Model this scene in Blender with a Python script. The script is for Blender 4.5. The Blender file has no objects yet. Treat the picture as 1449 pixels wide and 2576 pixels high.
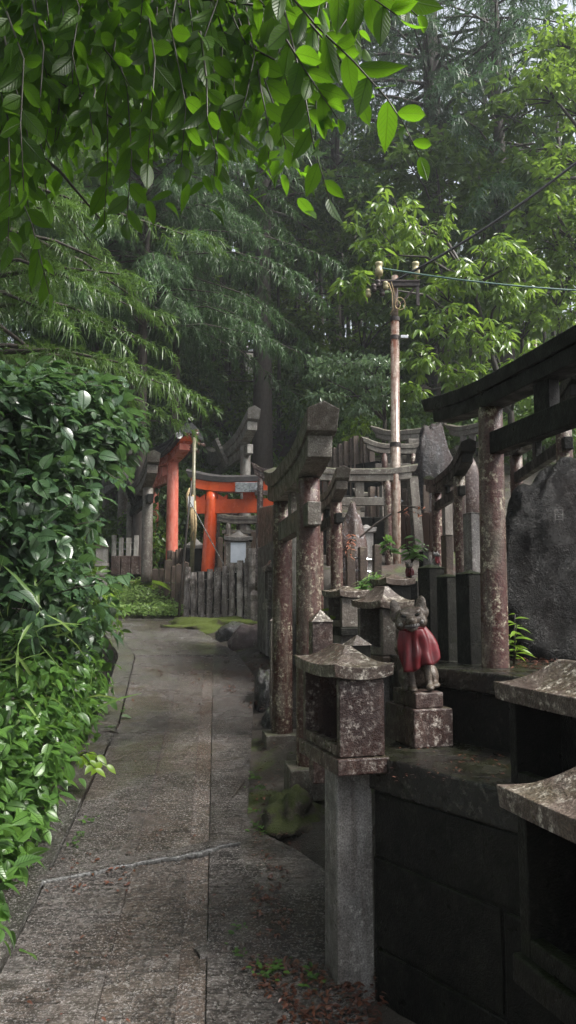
import bpy, bmesh, math, random
import numpy as np
from mathutils import Vector, Matrix, noise

random.seed(11)
rng = np.random.default_rng(11)
sc = bpy.context.scene
COL = sc.collection
R = math.radians
TAU = math.tau

# ------------------------------------------------------------------ survey
# the photograph's lens: focal length 1936 for a picture 1449 x 2576, 6.27 degrees up, 1.5 m above the path
F, PITCH, EYE = 1936.0, R(6.27), 1.5
SLOPE = 0.105


def ray(u, v):
    x, t = (u - 724.5) / F, (1288 - v) / F
    return Vector((x, math.cos(PITCH) - t * math.sin(PITCH), math.sin(PITCH) + t * math.cos(PITCH)))


def P(u, v, d):
    r = ray(u, v)
    return Vector((0, 0, EYE)) + r * (d / r.y)


def G(u, v):
    r = ray(u, v)
    s = EYE / (SLOPE * r.y - r.z)
    return Vector((0, 0, EYE)) + r * s


def X(u, d):
    return (u - 724.5) / F * d          # close enough for the sideways place at depth d


def Z(v, d):
    return P(724.5, v, d).z


def lerp(x, xs, ys):
    return float(np.interp(x, xs, ys))


def sstep(a, b, x):
    t = min(1, max(0, (x - a) / (b - a)))
    return t * t * (3 - 2 * t)


EDGE_Y = [-6, 0, 3.24, 5.66, 8.31, 10.7, 11.6]
EDGE_X = [-.5, -.9, -1.158, -1.383, -1.797, -2.62, -2.95]


def ground(x, y):
    b = lerp(y, [-10, 11, 11.8, 14.5, 20, 40, 70], [-1.05, 1.155, 1.25, 2.1, 4.6, 13.5, 24])
    xl = lerp(y, EDGE_Y, EDGE_X)
    if x < xl and y < 12.5:
        dl = xl - x
        k = 1 - sstep(10.6, 12.5, y)
        b += k * (-.28 * sstep(0, .1, dl) + .75 * max(0, min(dl - .25, 2.2)))
    h = lerp(y, [3.2, 4.5, 6, 8, 11, 14, 20, 40, 70], [1.15, 1.23, 1.5, 2.1, 3.2, 4.2, 6.0, 14.5, 25])
    xr = lerp(y, [3, 4.5, 5.3, 8, 10, 12.5, 16.5, 19, 23], [.42, .28, .24, .0, .1, .35, .6, -2, -30])
    w = sstep(xr, xr + .16 + max(0, y - 8) * .12, x) * sstep(3.0, 3.3, y)
    h += max(0, x - 1.2) * .1
    z = b + (max(h, b) - b) * w
    far = sstep(12, 16, y)
    z += far * .35 * noise.noise(Vector((x * .25, y * .25, 3)))
    return z


# ------------------------------------------------------------------ mesh helpers
class MB:
    """collects pieces of one part, built as one mesh"""

    def __init__(self):
        self.v, self.f = [], []

    def add(self, vs, fs):
        o = len(self.v)
        self.v += [tuple(p) for p in vs]
        self.f += [tuple(i + o for i in f) for f in fs]
        return self

    def box(self, c, s, rz=0.0, top=1.0, tilt=None):
        x, y, z = s[0] / 2, s[1] / 2, s[2] / 2
        vs = [Vector((sx * x * (top if sz > 0 else 1), sy * y * (top if sz > 0 else 1), sz * z))
              for sz in (-1, 1) for sx, sy in ((-1, -1), (1, -1), (1, 1), (-1, 1))]
        m = Matrix.Rotation(rz, 3, 'Z')
        if tilt:
            m = Matrix.Rotation(tilt[1], 3, tilt[0]) @ m
        vs = [m @ p + Vector(c) for p in vs]
        return self.add(vs, [(3, 2, 1, 0), (4, 5, 6, 7), (0, 1, 5, 4), (1, 2, 6, 5), (2, 3, 7, 6), (3, 0, 4, 7)])

    def tube(self, pts, rad, n=10, cap=True):
        pts = [Vector(p) for p in pts]
        if not hasattr(rad, '__len__'):
            rad = [rad] * len(pts)
        vs, fs = [], []
        ref = Vector((0, 0, 1))
        d0 = (pts[1] - pts[0]).normalized()
        if abs(d0.z) > .9:
            ref = Vector((1, 0, 0))
        for i, p in enumerate(pts):
            d = (pts[min(i + 1, len(pts) - 1)] - pts[max(i - 1, 0)]).normalized()
            a = d.cross(ref)
            a = a.normalized() if a.length > 1e-6 else Vector((0, 1, 0))
            b = d.cross(a)
            for k in range(n):
                t = TAU * k / n
                vs.append(p + (a * math.cos(t) + b * math.sin(t)) * rad[i])
        for i in range(len(pts) - 1):
            for k in range(n):
                fs.append((i * n + k, i * n + (k + 1) % n, (i + 1) * n + (k + 1) % n, (i + 1) * n + k))
        if cap:
            fs.append(tuple(range(n - 1, -1, -1)))
            fs.append(tuple((len(pts) - 1) * n + k for k in range(n)))
        return self.add(vs, fs)

    def loft(self, rings):
        n = len(rings[0])
        vs = [p for r in rings for p in r]
        fs = [(i * n + k, i * n + (k + 1) % n, (i + 1) * n + (k + 1) % n, (i + 1) * n + k)
              for i in range(len(rings) - 1) for k in range(n)]
        fs.append(tuple(range(n - 1, -1, -1)))
        fs.append(tuple((len(rings) - 1) * n + k for k in range(n)))
        return self.add(vs, fs)

    def lathe(self, c, prof, n=16):
        rings = [[Vector((c[0] + r * math.cos(TAU * k / n), c[1] + r * math.sin(TAU * k / n), c[2] + z)) for k in range(n)] for r, z in prof]
        return self.loft(rings)

    def ball(self, c, s, n=12, m=None):
        vs, fs = [], []
        h = n // 2
        for i in range(h + 1):
            a = math.pi * i / h
            for k in range(n):
                t = TAU * k / n
                p = Vector((s[0] * math.sin(a) * math.cos(t), s[1] * math.sin(a) * math.sin(t), s[2] * math.cos(a)))
                vs.append((m @ p if m else p) + Vector(c))
        for i in range(h):
            for k in range(n):
                fs.append((i * n + k, (i + 1) * n + k, (i + 1) * n + (k + 1) % n, i * n + (k + 1) % n))
        return self.add(vs, fs)

    def build(self, name, mat, parent=None, bevel=0.0, smooth=False):
        me = bpy.data.meshes.new(name)
        me.from_pydata(self.v, [], self.f)
        bm = bmesh.new()
        bm.from_mesh(me)
        bmesh.ops.recalc_face_normals(bm, faces=bm.faces)
        bm.to_mesh(me)
        bm.free()
        me.materials.append(mat)
        if smooth:
            me.polygons.foreach_set('use_smooth', [True] * len(me.polygons))
        o = bpy.data.objects.new(name, me)
        COL.objects.link(o)
        if parent:
            o.parent = parent
        if bevel:
            b = o.modifiers.new('edge', 'BEVEL')
            b.width, b.segments, b.limit_method = bevel, 2, 'ANGLE'
        if smooth == 'angle':
            pass
        return o


def tag(o, label=None, cat=None, group=None, kind=None):
    if label:
        o['label'] = label
    if cat:
        o['category'] = cat
    if group:
        o['group'] = group
    if kind:
        o['kind'] = kind
    return o


def thing(name, label, cat, loc=(0, 0, 0), rz=0.0, group=None):
    o = bpy.data.objects.new(name, None)
    COL.objects.link(o)
    o.location = loc
    o.rotation_euler = (0, 0, rz)
    o.empty_display_size = .1
    return tag(o, label, cat, group)


def copy_thing(o, loc, rz, scale=1.0, label=None, parent=None):
    c = o.copy()
    COL.objects.link(c)
    if parent:
        c.parent = parent
    else:
        c.location, c.rotation_euler = loc, (0, 0, rz)
        c.scale = (scale,) * 3
    if label:
        c['label'] = label
    for ch in [k for k in COL.objects if k.parent == o]:
        copy_thing(ch, None, None, parent=c)
    return c


def np_mesh(name, V, Q, mat, parent=None, uv=None, smooth=True):
    """V (n,3) vertices, Q (m,4) quads"""
    me = bpy.data.meshes.new(name)
    me.vertices.add(len(V))
    me.vertices.foreach_set('co', np.ascontiguousarray(V, dtype=np.float32).ravel())
    me.loops.add(Q.size)
    me.loops.foreach_set('vertex_index', np.ascontiguousarray(Q, dtype=np.int32).ravel())
    me.polygons.add(len(Q))
    me.polygons.foreach_set('loop_start', np.arange(0, Q.size, 4, dtype=np.int32))
    me.polygons.foreach_set('loop_total', np.full(len(Q), 4, dtype=np.int32))
    if smooth:
        me.polygons.foreach_set('use_smooth', np.ones(len(Q), dtype=bool))
    if uv is not None:
        l = me.uv_layers.new(name='UVMap')
        l.data.foreach_set('uv', np.ascontiguousarray(uv[Q.ravel()], dtype=np.float32).ravel())
    me.update(calc_edges=True)
    me.materials.append(mat)
    o = bpy.data.objects.new(name, me)
    COL.objects.link(o)
    if parent:
        o.parent = parent
    return o


# ------------------------------------------------------------------ leaves and sprays
def leaf_template(w=.26, fold=.25, droop=.25, st=(0, .1, .25, .45, .65, .82, .93, 1), sharp=1.0):
    V, UV, Q = [], [], []
    for t in st:
        hw = w * (math.sin(math.pi * min(1, t ** .75)) ** .8 if 0 < t < 1 else 0) * (1 if t < .75 else 1 - .6 * sharp * (t - .75) / .25)
        hw = max(hw, .004)
        z = -droop * t * t
        for sx in (-1, 0, 1):
            V.append((sx * hw, t, z + fold * hw * abs(sx) - (0 if sx else .0)))
            UV.append((.5 + .5 * sx * hw / w, t))
    for i in range(len(st) - 1):
        a = i * 3
        Q += [(a, a + 1, a + 4, a + 3), (a + 1, a + 2, a + 5, a + 4)]
    return np.array(V), np.array(Q), np.array(UV)


LEAF = leaf_template()
LEAF_WIDE = leaf_template(.34, .22, .3)
LEAF_LOW = leaf_template(.24, .3, .25, (0, .3, .7, 1))
LEAF_NARROW = leaf_template(.15, .3, .35, (0, .3, .7, 1))


def spray_template(seed, n=16, L=1.0, w=.03, droop=.7, fan=1.0, seg=4):
    r = random.Random(seed)
    V, Q = [], []

    def strand(b, d, ln, w0, dr):
        side = d.cross(Vector((r.uniform(-.6, .6), r.uniform(-.6, .6), 1))).normalized()
        o = len(V)
        for k in range(seg + 1):
            t = k / seg
            p = b + d * (ln * t * (1 - .25 * t)) + Vector((0, 0, -dr * ln * t * t))
            ww = w0 * (1 - .75 * t * t)
            V.append(tuple(p - side * ww))
            V.append(tuple(p + side * ww))
        for k in range(seg):
            a = o + 2 * k
            Q.append((a, a + 1, a + 3, a + 2))

    strand(Vector((0, 0, 0)), Vector((0, 1, 0)), L, w * .6, droop * .45)
    for i in range(n):
        t = r.uniform(.05, 1.0) ** .8
        b = Vector((0, L * t * (1 - .25 * t), -droop * .45 * L * t * t))
        a = r.choice((-1, 1)) * r.uniform(.1, 1.35) * fan
        d = Vector((math.sin(a), math.cos(a), r.uniform(-.7, .45))).normalized()
        strand(b, d, L * r.uniform(.14, .42) * (1.15 - .45 * t), w * r.uniform(.7, 1.3), droop * r.uniform(-.5, 1.4))
    return np.array(V), np.array(Q)


def unit(a):
    return a / np.maximum(np.linalg.norm(a, axis=1, keepdims=True), 1e-9)


def frames(D, N):
    D = unit(np.asarray(D, float))
    N = np.asarray(N, float)
    Xa = unit(np.cross(D, N))
    Zc = np.cross(Xa, D)
    return np.stack([Xa, D, Zc], axis=2)


def scatter(tv, tq, M, T, S):
    n, nv = len(T), len(tv)
    V = np.einsum('nij,vj->nvi', M * np.asarray(S)[:, None, None], tv) + np.asarray(T)[:, None, :]
    Qs = (tq[None, :, :] + (np.arange(n) * nv)[:, None, None]).reshape(-1, 4)
    return V.reshape(-1, 3), Qs


def join(parts):
    Vs, Qs, o = [], [], 0
    for V, Q in parts:
        Vs.append(V)
        Qs.append(Q + o)
        o += len(V)
    return np.concatenate(Vs), np.concatenate(Qs)


def leaf_mesh(name, T, D, N, S, mat, parent, tmpl=LEAF):
    tv, tq, tuv = tmpl
    V, Q = scatter(tv, tq, frames(D, N), T, S)
    return np_mesh(name, V, Q, mat, parent, uv=np.tile(tuv, (len(T), 1)))


def tuft_points(c, rad, n, per=7, up=.6, down=.5, spread=.9, cut=-.8):
    """rosettes of drooping leaves at twig ends, gaps between"""
    c, rad = np.array(c), np.array(rad)
    k = max(2, n // per)
    d = unit(rng.normal(size=(k * 2, 3)))
    d = d[d[:, 2] > cut][:k]
    k = len(d)
    ctr = c + d * rad * (.25 + .85 * rng.random((k, 1)) ** .7) * (1 + .3 * np.sin(d[:, :1] * 9 + c[2] * 5))
    T = np.repeat(ctr, per, 0)
    a = np.tile(np.arange(per) * 2.4, k) + np.repeat(rng.random(k) * 6.28, per)
    el = rng.uniform(-.7, .5, len(a)) - down * .6
    D = np.stack([np.cos(a), np.sin(a), el], 1) + np.repeat(d, per, 0) * .35 * spread
    T = T + unit(D) * .02
    Nn = np.stack([rng.normal(0, .3, len(a)), rng.normal(0, .3, len(a)), np.full(len(a), up)], 1)
    return T, D, Nn


def clump_points(c, rad, n, inner=.55, up=.5, down=.55, jit=.5, cut=-.75):
    """leaves through the outer shell of an ellipsoid: positions, directions, normals"""
    c, rad = np.array(c), np.array(rad)
    d = unit(rng.normal(size=(n * 2, 3)))
    d = d[d[:, 2] > cut][:n]
    n = len(d)
    r = inner + (1 - inner) * rng.random((n, 1)) ** .6
    lump = 1 + .22 * np.sin(d[:, :1] * 7 + c[0] * 9) * np.cos(d[:, 1:2] * 6 + c[1] * 7) + .12 * np.sin(d[:, 2:] * 11)
    T = c + d * rad * r * lump
    D = d * .7 + np.array([0, 0, -down]) + rng.normal(size=(n, 3)) * jit
    N = d * .6 + np.array([0, 0, up]) + rng.normal(size=(n, 3)) * .35
    return T, D, N


# ------------------------------------------------------------------ materials
def new_mat(name):
    m = bpy.data.materials.new(name)
    m.use_nodes = True
    nt = m.node_tree
    for n in list(nt.nodes):
        nt.nodes.remove(n)
    out = nt.nodes.new('ShaderNodeOutputMaterial')
    return m, nt, out


class N:
    """small wrapper to write node trees in a line or two"""

    def __init__(self, nt):
        self.nt = nt
        g = nt.nodes.new('ShaderNodeNewGeometry')
        self.pos, self.nrm, self.island = g.outputs['Position'], g.outputs['Normal'], g.outputs['Random Per Island']

    def link(self, a, b):
        if isinstance(a, (int, float)):
            b.default_value = a
        elif isinstance(a, (tuple, list)):
            b.default_value = tuple(a) + ((1,) if len(a) == 3 and len(b.default_value) == 4 else ())
        else:
            self.nt.links.new(a, b)

    def noise(self, scale, detail=4, rough=.6, vec=None, st=None, dist=0):
        v = vec or self.pos
        if st:
            mp = self.nt.nodes.new('ShaderNodeMapping')
            mp.inputs['Scale'].default_value = st
            self.link(v, mp.inputs['Vector'])
            v = mp.outputs[0]
        n = self.nt.nodes.new('ShaderNodeTexNoise')
        n.inputs['Scale'].default_value = scale
        n.inputs['Detail'].default_value = detail
        n.inputs['Roughness'].default_value = rough
        n.inputs['Distortion'].default_value = dist
        self.link(v, n.inputs['Vector'])
        return n.outputs['Fac']

    def math(self, op, a, b=0.0, c=None, clamp=False):
        n = self.nt.nodes.new('ShaderNodeMath')
        n.operation, n.use_clamp = op, clamp
        self.link(a, n.inputs[0])
        self.link(b, n.inputs[1])
        if c is not None:
            self.link(c, n.inputs[2])
        return n.outputs[0]

    def ramp(self, f, a, b, lo=0.0, hi=1.0):
        n = self.nt.nodes.new('ShaderNodeMapRange')
        n.interpolation_type = 'SMOOTHSTEP'
        self.link(f, n.inputs['Value'])
        for k, x in (('From Min', a), ('From Max', b), ('To Min', lo), ('To Max', hi)):
            n.inputs[k].default_value = x
        return n.outputs['Result']

    def mix(self, f, a, b, mode='MIX'):
        n = self.nt.nodes.new('ShaderNodeMix')
        n.data_type, n.blend_type = 'RGBA', mode
        self.link(f, n.inputs['Factor'])
        self.link(a, n.inputs[6])
        self.link(b, n.inputs[7])
        return n.outputs[2]

    def sep(self, v):
        n = self.nt.nodes.new('ShaderNodeSeparateXYZ')
        self.link(v, n.inputs[0])
        return n.outputs

    def bump(self, h, strength=.3, dist=.01):
        n = self.nt.nodes.new('ShaderNodeBump')
        self.link(strength, n.inputs['Strength'])
        n.inputs['Distance'].default_value = dist
        self.link(h, n.inputs['Height'])
        return n.outputs[0]

    def principled(self, col, rough, bump=None, spec=.4, metal=0.0, coat=0.0):
        n = self.nt.nodes.new('ShaderNodeBsdfPrincipled')
        self.link(col, n.inputs['Base Color'])
        self.link(rough, n.inputs['Roughness'])
        self.link(spec, n.inputs['Specular IOR Level'])
        n.inputs['Metallic'].default_value = metal
        n.inputs['Coat Weight'].default_value = coat
        n.inputs['Coat Roughness'].default_value = .12
        if bump:
            self.link(bump, n.inputs['Normal'])
        return n.outputs[0]


def stone(name, c1, c2, stain, samt=.5, moss=(.05, .07, .015), mamt=.3, light=(.42, .41, .38), lamt=.35, rough=.42, rug=1.0, spec=.4):
    m, nt, out = new_mat(name)
    n = N(nt)
    col = n.mix(n.ramp(n.noise(7, 6), .35, .65), c1, c2)
    # rain streaks and algae run down the stone
    st = n.ramp(n.math('ADD', n.math('MULTIPLY', n.noise(1, 5, .65, st=(16, 16, 2.2), dist=.6), .6), n.math('MULTIPLY', n.noise(1, 3, .5, st=(5, 5, .7)), .4)), .52 - .22 * samt, .62 - .14 * samt)
    col = n.mix(n.math('MULTIPLY', st, min(1, samt * 1.3)), col, stain)
    # pale lichen blotches
    li = n.ramp(n.noise(44, 8, .75), .49, .66)
    li2 = n.math('MULTIPLY', n.ramp(n.noise(6, 4, .65), .34, .6), n.ramp(n.noise(1, 4, .6, st=(22, 22, 4), dist=.4), .36, .6, .25, 1))
    col = n.mix(n.math('MULTIPLY', n.math('MULTIPLY', li, li2), lamt * 1.6, clamp=True), col, light)
    # moss
    up = n.ramp(n.sep(n.nrm)[2], -.1, 1.0, 0, .22)
    mo = n.ramp(n.math('ADD', n.noise(6, 6, .7), up), .74 - .3 * mamt, .86 - .3 * mamt)
    col = n.mix(n.math('MULTIPLY', mo, min(1, mamt * 1.4)), col, moss)
    sp = n.noise(210, 2, .5)
    col = n.mix(.8, col, n.mix(n.ramp(sp, .3, .7), (.55, .55, .55), (1.5, 1.5, 1.5)), 'MULTIPLY')
    h = n.math('ADD', n.math('MULTIPLY', n.noise(60, 5, .7), .7), n.math('MULTIPLY', sp, .35))
    r = n.ramp(n.noise(14, 4), .3, .7, rough - .16, rough + .2)
    nt.links.new(n.principled(col, r, n.bump(h, .55, .012 * rug), spec=spec), out.inputs[0])
    return m


def plain(name, c1, c2, rough=.4, scale=20, bump=.2, metal=0.0, coat=0.0, st=None, spec=.5):
    m, nt, out = new_mat(name)
    n = N(nt)
    f = n.noise(scale, 5, .65, st=st)
    col = n.mix(n.ramp(f, .32, .68), c1, c2)
    r = n.ramp(n.noise(scale * .7, 4), .3, .7, max(.04, rough - .12), rough + .14)
    nt.links.new(n.principled(col, r, n.bump(f, bump, .006), metal=metal, coat=coat, spec=spec), out.inputs[0])
    return m


def leafm(name, c1, c2, rough=.32, trans=.4, tcol=(.25, .42, .04), veins=True, spec=.5):
    m, nt, out = new_mat(name)
    n = N(nt)
    col = n.mix(n.island, c1, c2)
    col = n.mix(n.ramp(n.noise(30, 3), .3, .7, 0, .5), col, n.mix(.5, col, (.0, .0, .0)))
    bmp = None
    if veins:
        uvn = nt.nodes.new('ShaderNodeUVMap')
        u = n.sep(uvn.outputs[0])
        ax = n.math('ABSOLUTE', n.math('SUBTRACT', u[0], .5))
        rib = n.ramp(ax, .0, .045, 1, 0)
        ph = n.math('FRACT', n.math('MULTIPLY', n.math('SUBTRACT', u[1], n.math('MULTIPLY', ax, .55)), 9))
        side = n.ramp(n.math('ABSOLUTE', n.math('SUBTRACT', ph, .5)), .0, .16, 1, 0)
        vv = n.math('MAXIMUM', rib, n.math('MULTIPLY', side, .55))
        col = n.mix(n.math('MULTIPLY', vv, .35), col, tuple(x * .45 for x in c1))
        bmp = n.bump(n.math('SUBTRACT', 1, vv), .9, .008)
    p = n.principled(col, rough, bmp, spec=spec)
    t = nt.nodes.new('ShaderNodeBsdfTranslucent')
    tc = n.mix(.55, col, tcol)
    if veins:
        tc = n.mix(n.math('MULTIPLY', vv, .45), tc, tuple(x * .3 for x in tcol))
    n.link(tc, t.inputs['Color'])
    mx = nt.nodes.new('ShaderNodeMixShader')
    mx.inputs[0].default_value = trans
    nt.links.new(p, mx.inputs[1])
    nt.links.new(t.outputs[0], mx.inputs[2])
    nt.links.new(mx.outputs[0], out.inputs[0])
    return m


GRAY = stone('granite_grey', (.225, .215, .205), (.13, .125, .12), (.07, .056, .047), .45, mamt=.12, lamt=.5)
RED = stone('granite_red_algae', (.078, .048, .040), (.038, .022, .019), (.022, .011, .010), .5, mamt=.15, light=(.30, .265, .235), lamt=.85, rough=.34)
PILLAR = stone('granite_pillar', (.16, .135, .11), (.062, .052, .038), (.047, .012, .011), .68, moss=(.035, .035, .014), mamt=.34, light=(.38, .345, .26), lamt=.95, rough=.26)
WARM = stone('granite_weathered', (.16, .145, .125), (.085, .075, .062), (.055, .041, .033), .5, mamt=.28, light=(.36, .35, .31), lamt=.6)
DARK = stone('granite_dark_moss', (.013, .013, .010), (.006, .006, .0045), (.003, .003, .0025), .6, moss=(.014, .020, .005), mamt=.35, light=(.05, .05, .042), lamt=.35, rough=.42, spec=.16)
CAP = stone('roof_stone', (.12, .094, .078), (.058, .042, .034), (.036, .022, .018), .4, moss=(.055, .05, .018), mamt=.22, light=(.46, .42, .36), lamt=1.0, rough=.28)
ROCK = stone('field_rock', (.06, .06, .064), (.026, .025, .024), (.018, .014, .013), .5, moss=(.04, .055, .012), mamt=.3, light=(.28, .28, .29), lamt=.7, rough=.32, rug=3)
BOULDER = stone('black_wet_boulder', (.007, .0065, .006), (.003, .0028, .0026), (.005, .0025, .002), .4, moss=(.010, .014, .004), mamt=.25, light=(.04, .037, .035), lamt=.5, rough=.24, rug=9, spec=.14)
PALE = stone('granite_pale', (.40, .38, .35), (.24, .225, .205), (.12, .10, .085), .45, mamt=.15, lamt=.6)
ROCK2 = stone('grey_boulder_stone', (.032, .031, .033), (.014, .013, .013), (.03, .018, .016), .6, moss=(.03, .04, .01), mamt=.2, light=(.20, .20, .21), lamt=.6, rough=.3, rug=5, spec=.3)
BANKMOSS = stone('bright_bank_moss', (.07, .065, .03), (.05, .045, .022), (.03, .028, .015), .3, moss=(.075, .10, .015), mamt=.75, lamt=.1, rough=.8, rug=3)
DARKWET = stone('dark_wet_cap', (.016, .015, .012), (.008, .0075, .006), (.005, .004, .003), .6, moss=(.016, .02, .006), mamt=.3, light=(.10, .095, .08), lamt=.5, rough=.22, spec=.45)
MOSSY = stone('mossy_rock', (.085, .07, .05), (.045, .038, .028), (.025, .02, .016), .3, moss=(.045, .058, .010), mamt=.62, lamt=.2, rough=.75, rug=3)
ROUGH = stone('rough_hewn_granite', (.45, .40, .37), (.16, .135, .115), (.06, .046, .04), .55, moss=(.06, .06, .025), mamt=.25, light=(.42, .39, .36), lamt=.9, rough=.55, rug=3.5)
BROWN = stone('brown_stained_stone', (.12, .085, .062), (.065, .046, .036), (.04, .026, .02), .5, mamt=.25, light=(.25, .22, .15), lamt=.35)
VERM = plain('vermilion_paint', (.72, .105, .02), (.52, .055, .012), .26, 5, .08, coat=.35, st=(1, 1, .6))
PINK = plain('weathered_vermilion_sky_tint', (.76, .26, .19), (.66, .15, .10), .3, 6, .05, coat=.35, st=(3, 3, 1))  # weathered red; the extra pink puts sky reflection into the paint colour
BLACK = plain('black_roof_paint', (.008, .009, .011), (.016, .016, .019), .45, 14, .2)
GREYWOOD = plain('weathered_black_wood', (.035, .032, .034), (.085, .078, .076), .4, 12, .4, st=(1, 6, 6))
WOOD = plain('brown_timber', (.075, .040, .028), (.045, .024, .017), .5, 26, .4, st=(8, 8, .6))
BARK = plain('cedar_bark', (.055, .042, .034), (.026, .02, .017), .75, 26, .9, st=(3, 3, .25))
TWIG = plain('twig_bark', (.04, .03, .022), (.02, .016, .012), .55, 30, .3)
SHEET = plain('bent_tin_sheet', (.42, .43, .45), (.2, .2, .21), .3, 16, .4, metal=.7)
PORC = plain('insulator_porcelain', (.40, .36, .20), (.28, .24, .13), .25, 12, .05)
IRON = plain('dark_iron', (.07, .055, .05), (.03, .025, .024), .4, 30, .3, metal=.5)
STEEL = plain('wet_rod_steel', (.6, .6, .6), (.5, .5, .5), .18, 30, .05, metal=.8)
WIRE = plain('black_cable', (.012, .012, .012), (.02, .02, .02), .4, 30, .05)
GREENWIRE = plain('green_cable', (.04, .10, .08), (.05, .12, .1), .35, 30, .05)
CLOTH = plain('wet_red_cloth', (.115, .004, .008), (.05, .003, .005), .4, 12, .5, coat=.05, spec=.3)
STRAW = plain('straw_rope', (.45, .34, .18), (.28, .2, .1), .7, 40, .4)
PAPER = plain('white_paper', (.75, .75, .74), (.62, .62, .6), .5, 20, .1)
BAMBOO = plain('old_bamboo', (.17, .16, .09), (.09, .08, .05), .45, 8, .1, st=(1, 1, 4))
PANEL = plain('frosted_lantern_panel', (.50, .54, .60), (.42, .46, .52), .3, 6, .05)
CONC = stone('old_concrete', (.07, .066, .056), (.045, .042, .034), (.025, .024, .018), .5, moss=(.03, .035, .012), mamt=.3, lamt=.15, rough=.55)
INK = plain('black_lettering', (.02, .015, .015), (.03, .02, .02), .5, 30, .05)
CARVE = stone('carved_stroke', (.10, .095, .092), (.05, .046, .046), (.04, .03, .03), .3, mamt=.1, spec=.3)


def rust_mat():
    m, nt, out = new_mat('rusty_painted_steel')
    n = N(nt)
    f = n.ramp(n.noise(1, 6, .7, st=(26, 26, 3.0), dist=.4), .42, .56)
    f2 = n.ramp(n.noise(4, 4, .6, st=(1, 1, 1.4)), .38, .6)
    col = n.mix(n.ramp(n.noise(30, 4), .3, .7), (.31, .265, .22), (.17, .125, .095))
    col = n.mix(n.math('MULTIPLY', f, n.math('ADD', n.math('MULTIPLY', f2, .7), .3)), col, n.mix(n.noise(40, 4), (.14, .05, .026), (.07, .028, .018)))
    nt.links.new(n.principled(col, n.ramp(n.noise(18, 3), .3, .7, .16, .4), n.bump(n.noise(50, 4), .3, .004), coat=.25), out.inputs[0])
    return m


RUST = rust_mat()

L_OVER = leafm('overhanging_leaf', (.012, .036, .003), (.085, .19, .012), .4, .58, (.20, .44, .015), spec=.3)
L_SHRUB = leafm('shrub_leaf', (.034, .078, .036), (.085, .165, .066), .27, .25, (.16, .32, .07), spec=.85)
L_VINE = leafm('vine_leaf', (.045, .11, .025), (.125, .265, .045), .32, .33, (.22, .44, .06), spec=.65)
L_LIGHT = leafm('bright_broadleaf', (.075, .15, .02), (.15, .25, .035), .28, .45, (.30, .46, .05), False, spec=.6)
L_PALE = leafm('pale_wet_leaf', (.12, .19, .10), (.20, .29, .16), .2, .35, (.24, .38, .16), False, spec=.9)
L_CEDAR = leafm('cedar_foliage', (.036, .085, .030), (.075, .150, .046), .42, .32, (.10, .20, .05), False)
L_CEDAR2 = leafm('cedar_foliage_blue', (.032, .078, .036), (.070, .138, .060), .42, .32, (.10, .19, .07), False)
L_YOUNG = leafm('young_cedar_tips', (.05, .105, .025), (.085, .15, .035), .35, .35, (.16, .28, .05), False)
L_FOREST = leafm('forest_leaf', (.035, .085, .018), (.10, .18, .032), .4, .38, (.18, .30, .04), False)
L_FERN = leafm('fern_frond', (.12, .22, .02), (.2, .32, .03), .35, .45, (.35, .5, .05), False)
L_GRASS = leafm('ground_plants', (.13, .23, .06), (.24, .36, .10), .35, .35, (.36, .48, .11), False)
L_DEAD = leafm('dead_leaves', (.05, .018, .012), (.13, .05, .03), .3, .1, (.2, .06, .03), False)
L_RUSSET = leafm('withered_sprig', (.22, .07, .035), (.34, .13, .07), .4, .2, (.3, .1, .04), False)
HAZE = .0017

# ------------------------------------------------------------------ camera, sky, sun
cam = bpy.data.cameras.new('camera')
cam.sensor_fit, cam.sensor_height, cam.lens = 'VERTICAL', 36, 36 * F / 2576
cam.clip_start, cam.clip_end = .02, 400
camo = bpy.data.objects.new('camera', cam)
COL.objects.link(camo)
camo.location, camo.rotation_euler = (0, 0, EYE), (R(90) + PITCH, 0, 0)
sc.camera = camo

SUN_EL, SUN_AZ = R(54), R(112)          # azimuth clockwise from +Y: behind the camera, to the right
w = bpy.data.worlds.new('World')
sc.world = w
w.use_nodes = True
nt = w.node_tree
bg = nt.nodes['Background']
sky = nt.nodes.new('ShaderNodeTexSky')
sky.sky_type, sky.sun_disc = 'NISHITA', False
sky.sun_elevation, sky.sun_rotation = SUN_EL, SUN_AZ
sky.dust_density, sky.air_density = 4.0, 1.2
hs = nt.nodes.new('ShaderNodeHueSaturation')
hs.inputs['Saturation'].default_value = .38
nt.links.new(sky.outputs[0], hs.inputs['Color'])
nt.links.new(hs.outputs[0], bg.inputs['Color'])
bg.inputs["Strength"].default_value = .06
sl = bpy.data.lights.new('sun', 'SUN')
sl.energy, sl.angle, sl.color = 1.5, R(20), (1, .97, .92)
so = bpy.data.objects.new('sun', sl)
COL.objects.link(so)
so.rotation_euler = (R(90) - SUN_EL, 0, math.pi - SUN_AZ)
sc.view_settings.view_transform, sc.view_settings.look = 'Standard', 'None'
sc.view_settings.exposure = 2.35
sc.cycles.use_denoising = True
sc.cycles.max_bounces, sc.cycles.transparent_max_bounces = 8, 8
sc.cycles.sample_clamp_indirect = 6


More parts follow.
